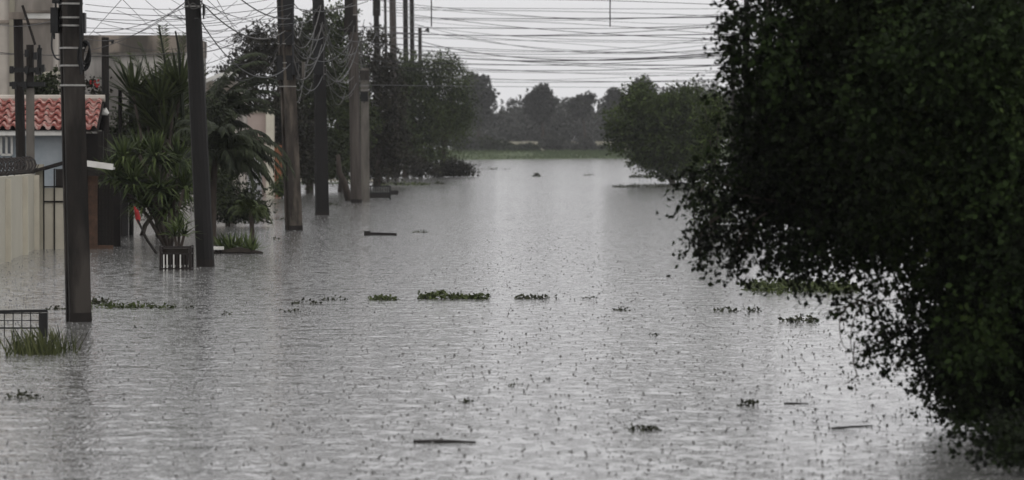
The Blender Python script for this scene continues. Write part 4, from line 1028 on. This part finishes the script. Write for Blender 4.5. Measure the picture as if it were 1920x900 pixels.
def far_guard():
    Y = G(0, 374).y; x0, x1 = P(686, 0, Y).x, P(731, 0, Y).x; z1 = P(0, 349, Y).z
    r = empty('tree_guard', (x0, Y, 0), 'black barred cart like guard beside the weathered wooden pole', 'tree guard')
    b = MB(); b.bar((x0, Y, z1), (x1, Y, z1), .06); b.bar((x0, Y, z1 * .48), (x1, Y, z1 * .48), .05)
    for x in (x0, x1): b.bar((x, Y, -.1), (x, Y, z1), .07)
    b.bar((x0, Y + .5, z1), (x1, Y + .5, z1), .05); b.build('frame', M['black'], r)
    b = MB()
    for k in range(1, 10): x = x0 + (x1 - x0) * k / 10; b.bar((x, Y, z1 * .4), (x, Y, z1), .035)
    b.build('bars', M['black'], r)
    b = MB(); b.box((x0, Y - .02, .06), (x1, Y + .5, z1 * .46)); b.box((x1 + .02, Y, .2), (P(747, 0, Y).x, Y + .3, .38)); b.build('lower_box', M['plank'], r)
far_guard()

# ------------------------------------------------------------------ grass, floating plants and debris
def blades(name, label, pts, n, h, w, m_, lean=.25, cat='grass tuft'):
    r0 = G(*pts[0]); V = []
    for (x, y) in pts:
        c = G(x, y)
        for k in range(n):
            b0 = c + Vector((random.gauss(0, .07), random.gauss(0, .12), -.03)); hh = h * random.uniform(.5, 1.1); l_ = Vector((random.gauss(.08, lean) * hh, random.gauss(0, lean) * hh, hh))
            V += [b0 - Vector((w, 0, 0)), b0 + Vector((w, 0, 0)), b0 + l_ * .6 + Vector((w * .7, 0, 0)), b0 + l_ + Vector((0, 0, -.03)), ]
    o = np_mesh(name, np.array([tuple(v) for v in V]), 4, M[m_]); tag(o, label, cat); return o
blades('grass_tuft', 'green grass tuft in the water before the mesh guard', [(x, 664 + random.uniform(-6, 3)) for x in range(20, 96, 5)], 13, .34, .008, 'grass', .22)
blades('grass_tuft', 'pale leaning grass tuft between the mesh guard and nearest pole', [(x, 660 + random.uniform(-7, 3)) for x in range(88, 130, 5)], 7, .36, .007, 'grass', .35)
def floater(label, x0, x1, y, hpx, n, m_='floatdark', leaf=.05, name='floating_plants', cat='floating plants', dY=.5, peak=None):
    c = G((x0 + x1) / 2, y); s = S(c.y); W = (x1 - x0) * s
    t = rng.random(n) * 2 - 1
    prof = 1 - abs(t) ** 2 if peak is None else np.exp(-((t - peak) / .45) ** 2) + .15
    base = np.stack([c.x + t * W / 2, c.y + rng.normal(0, dY / 2, n), rng.random(n) * hpx * s * prof * .8], 1)
    d = rng.normal(0, 1, (n, 3)); d[:, 2] = abs(d[:, 2]) * .6; d /= np.linalg.norm(d, axis=1)[:, None]
    V = leaves_from_twigs(base, d, leaf * .6, 2, leaf, .0, .38); V[:, 2] = np.maximum(V[:, 2], -.01)
    o = np_mesh(name, V, 4, M[m_]); tag(o, label, cat, 'plants floating on the flood water'); return o
floater('biggest floating clump of bright green water plants in mid street', 785, 915, 560, 12, 420, 'float', .05, dY=.3, peak=-.45)
floater('small olive floating mat beside the biggest clump', 690, 744, 562, 5, 110, 'float', .05, dY=.2)
floater('dark long floating mat on the other side of the biggest clump', 968, 1020, 560, 5, 80, 'floatdark', .045, dY=.15)
floater('thin dark tail drifting beyond the dark long mat', 1020, 1048, 560, 3, 16, 'floatdark', .035, dY=.1)
floater('faint thin line of debris at the end of the plant row', 1070, 1125, 561, 1.5, 16, 'floatdark', .035, dY=.1)
floater('green floating strip drifting away from the nearest pole', 172, 330, 577, 6, 150, 'float', .05, dY=.3)
floater('dark upper strip of leaves behind the nearest pole strip', 175, 210, 569, 5, 40, 'floatdark', .05, dY=.3)
floater('dark thread of plants behind the mesh guard post', 88, 124, 580, 2, 26, 'floatdark', .04, dY=.2)
floater('small tail of leaves past the green strip', 334, 362, 578, 2.5, 14, 'floatdark', .04, dY=.1)
floater('scattered dark twigs near the row of plants, longer piece', 545, 600, 569, 4, 34, 'floatdark', .04, dY=.3)
floater('scattered dark twigs near the row of plants, knotted piece', 596, 650, 563, 5, 34, 'floatdark', .04, dY=.3)
floater('low dark smear of twigs under the knotted pieces', 508, 560, 585, 2.5, 20, 'floatdark', .035, dY=.2)
floater('large green floating mat at the edge under the big tree', 1402, 1600, 543, 14, 620, 'float', .075, dY=2.0)
floater('thin twiggy mat under the drooping leaf sprays', 1468, 1530, 603, 8, 40, 'floatdark', .06, dY=.6)
floater('dark little pair of leaves floating right of the plant row', 1340, 1376, 584, 4, 20, 'floatdark', .05, dY=.1)
floater('second dark streak next to the little pair', 1390, 1430, 584, 4, 22, 'floatdark', .05, dY=.1)
floater('small black floating leaf clod past the plant row', 1154, 1178, 582, 6, 26, 'floatdark', .04, dY=.08)
floater('crested dark weed clump floating before the big tree', 1384, 1416, 760, 10, 34, 'floatdark', .035, dY=.06)
floater('pair of dark clods floating in the near water, smaller one', 1172, 1194, 807, 6, 22, 'floatdark', .03, dY=.05)
floater('pair of dark clods floating in the near water, larger one', 1198, 1232, 807, 8, 44, 'floatdark', .03, dY=.05)
floater('little dark clod drifting above the floating stick', 862, 888, 755, 4, 14, 'floatdark', .03, dY=.06)
floater('tiny split pair of floating leaves in mid water', 945, 978, 723, 5, 14, 'floatdark', .03, dY=.4)
floater('dark speck of leaf under the drifting clod', 1218, 1234, 629, 5, 12, 'floatdark', .03, dY=.05)
floater('tiny dark leaf drifting beyond the nearest pole', 418, 434, 590, 5, 10, 'floatdark', .03, dY=.05)
floater('tiny dark leaf drifting beside the nearest pole', 250, 266, 614, 4, 9, 'floatdark', .03, dY=.05)
floater('twiggy floating sprig in the near water before the grass tufts', 10, 78, 746, 8, 46, 'floatdark', .035, dY=.2)
floater('faint streak of debris before the smooth floating plank', 776, 800, 436, 5, 16, 'floatdark', .06, dY=.3)
floater('far dark clump bobbing on the open water', 1000, 1012, 331, 8, 60, 'floatdark', .12, dY=.2)
floater('far dark streak on the open water before the bank', 1092, 1115, 329, 2, 30, 'floatdark', .1, dY=.3)
floater('long thin far streak beside the low bush', 885, 955, 318, 2, 60, 'floatdark', .12, dY=1)
floater('dark floating reeds edging the leafy tree', 1182, 1240, 333, 6, 160, 'floatdark', .12, dY=1.5)
floater('lower dark reeds mat under the leafy tree', 1150, 1262, 351, 5, 220, 'floatdark', .1, dY=3)
floater('long green weed mat stretching from the pale based pole', 700, 803, 347, 5, 260, 'float', .1, dY=2.5)
floater('small weed mat off the end of the long green one', 815, 832, 345, 4, 40, 'floatdark', .1, dY=1)
floater('dark weed edge beyond the smooth dark pole', 396, 470, 413, 4, 90, 'floatdark', .07, dY=1)
floater('thin dark leaf streak beside the grey brown pole', 518, 534, 412, 3, 12, 'floatdark', .06, dY=.3)
floater('short dark streak between the two dark poles', 612, 640, 385, 4, 24, 'floatdark', .07, dY=.5)
floater('thin twig streak near the foot of the grey brown pole', 508, 534, 449, 3, 12, 'floatdark', .05, dY=.3)
def plank(label, x0, x1, y, hpx, name, m_='plank', tilt=0, r=.0):
    a_, c_ = G(x0, y), G(x1, y + tilt); s = S(a_.y); b = MB()
    if r: b.tube([a_ + Vector((0, 0, r * .3)), a_.lerp(c_, .45) + Vector((0, 0, r * .6)), c_ + Vector((0, 0, r * .2))], [r, r * .85, r * .5], 7)
    else: 
        b.bar(a_ + Vector((0, 0, hpx * s * .35)), c_ + Vector((0, 0, hpx * s * .1)), .3, hpx * s); b.box((a_.x, a_.y - .12, 0), (a_.x + .16, a_.y + .12, hpx * s * 1.15))
    tag(b.build(name, M[m_]), label, 'plank' if not r else 'stick')
plank('dark thick plank floating in mid street', 683, 744, 441, 7, 'floating_plank')
plank('long black stick floating in the near water', 775, 892, 830, 0, 'floating_stick', r=.018)
plank('thin faint stick floating toward the big tree', 1470, 1516, 757, 0, 'floating_stick', r=.008)
plank('thin slanted twig floating under the big tree', 1560, 1636, 804, 0, 'floating_stick', tilt=-6, r=.009)
plank('slim black post tip in the water by the low bush', 895, 899, 330, 0, 'floating_stick', r=.1)

# ------------------------------------------------------------------ haze of rain in the air
def haze():
    b = MB(); b.box((-660, -60, -1.8), (660, 1420, 40)); o = b.build('haze', None)
    m = bpy.data.materials.new('rain_haze'); m.use_nodes = True; t = m.node_tree; t.nodes.clear()
    out = t.nodes.new('ShaderNodeOutputMaterial'); v = t.nodes.new('ShaderNodeVolumePrincipled')
    v.inputs['Color'].default_value = (.9, .9, .92, 1); v.inputs['Density'].default_value = .00015
    v.inputs['Anisotropy'].default_value = 0
    t.links.new(v.outputs[0], out.inputs['Volume']); o.data.materials.append(m); o['kind'] = 'stuff'; o['label'] = 'thin grey rain haze filling the air'; o['category'] = 'haze'
haze()
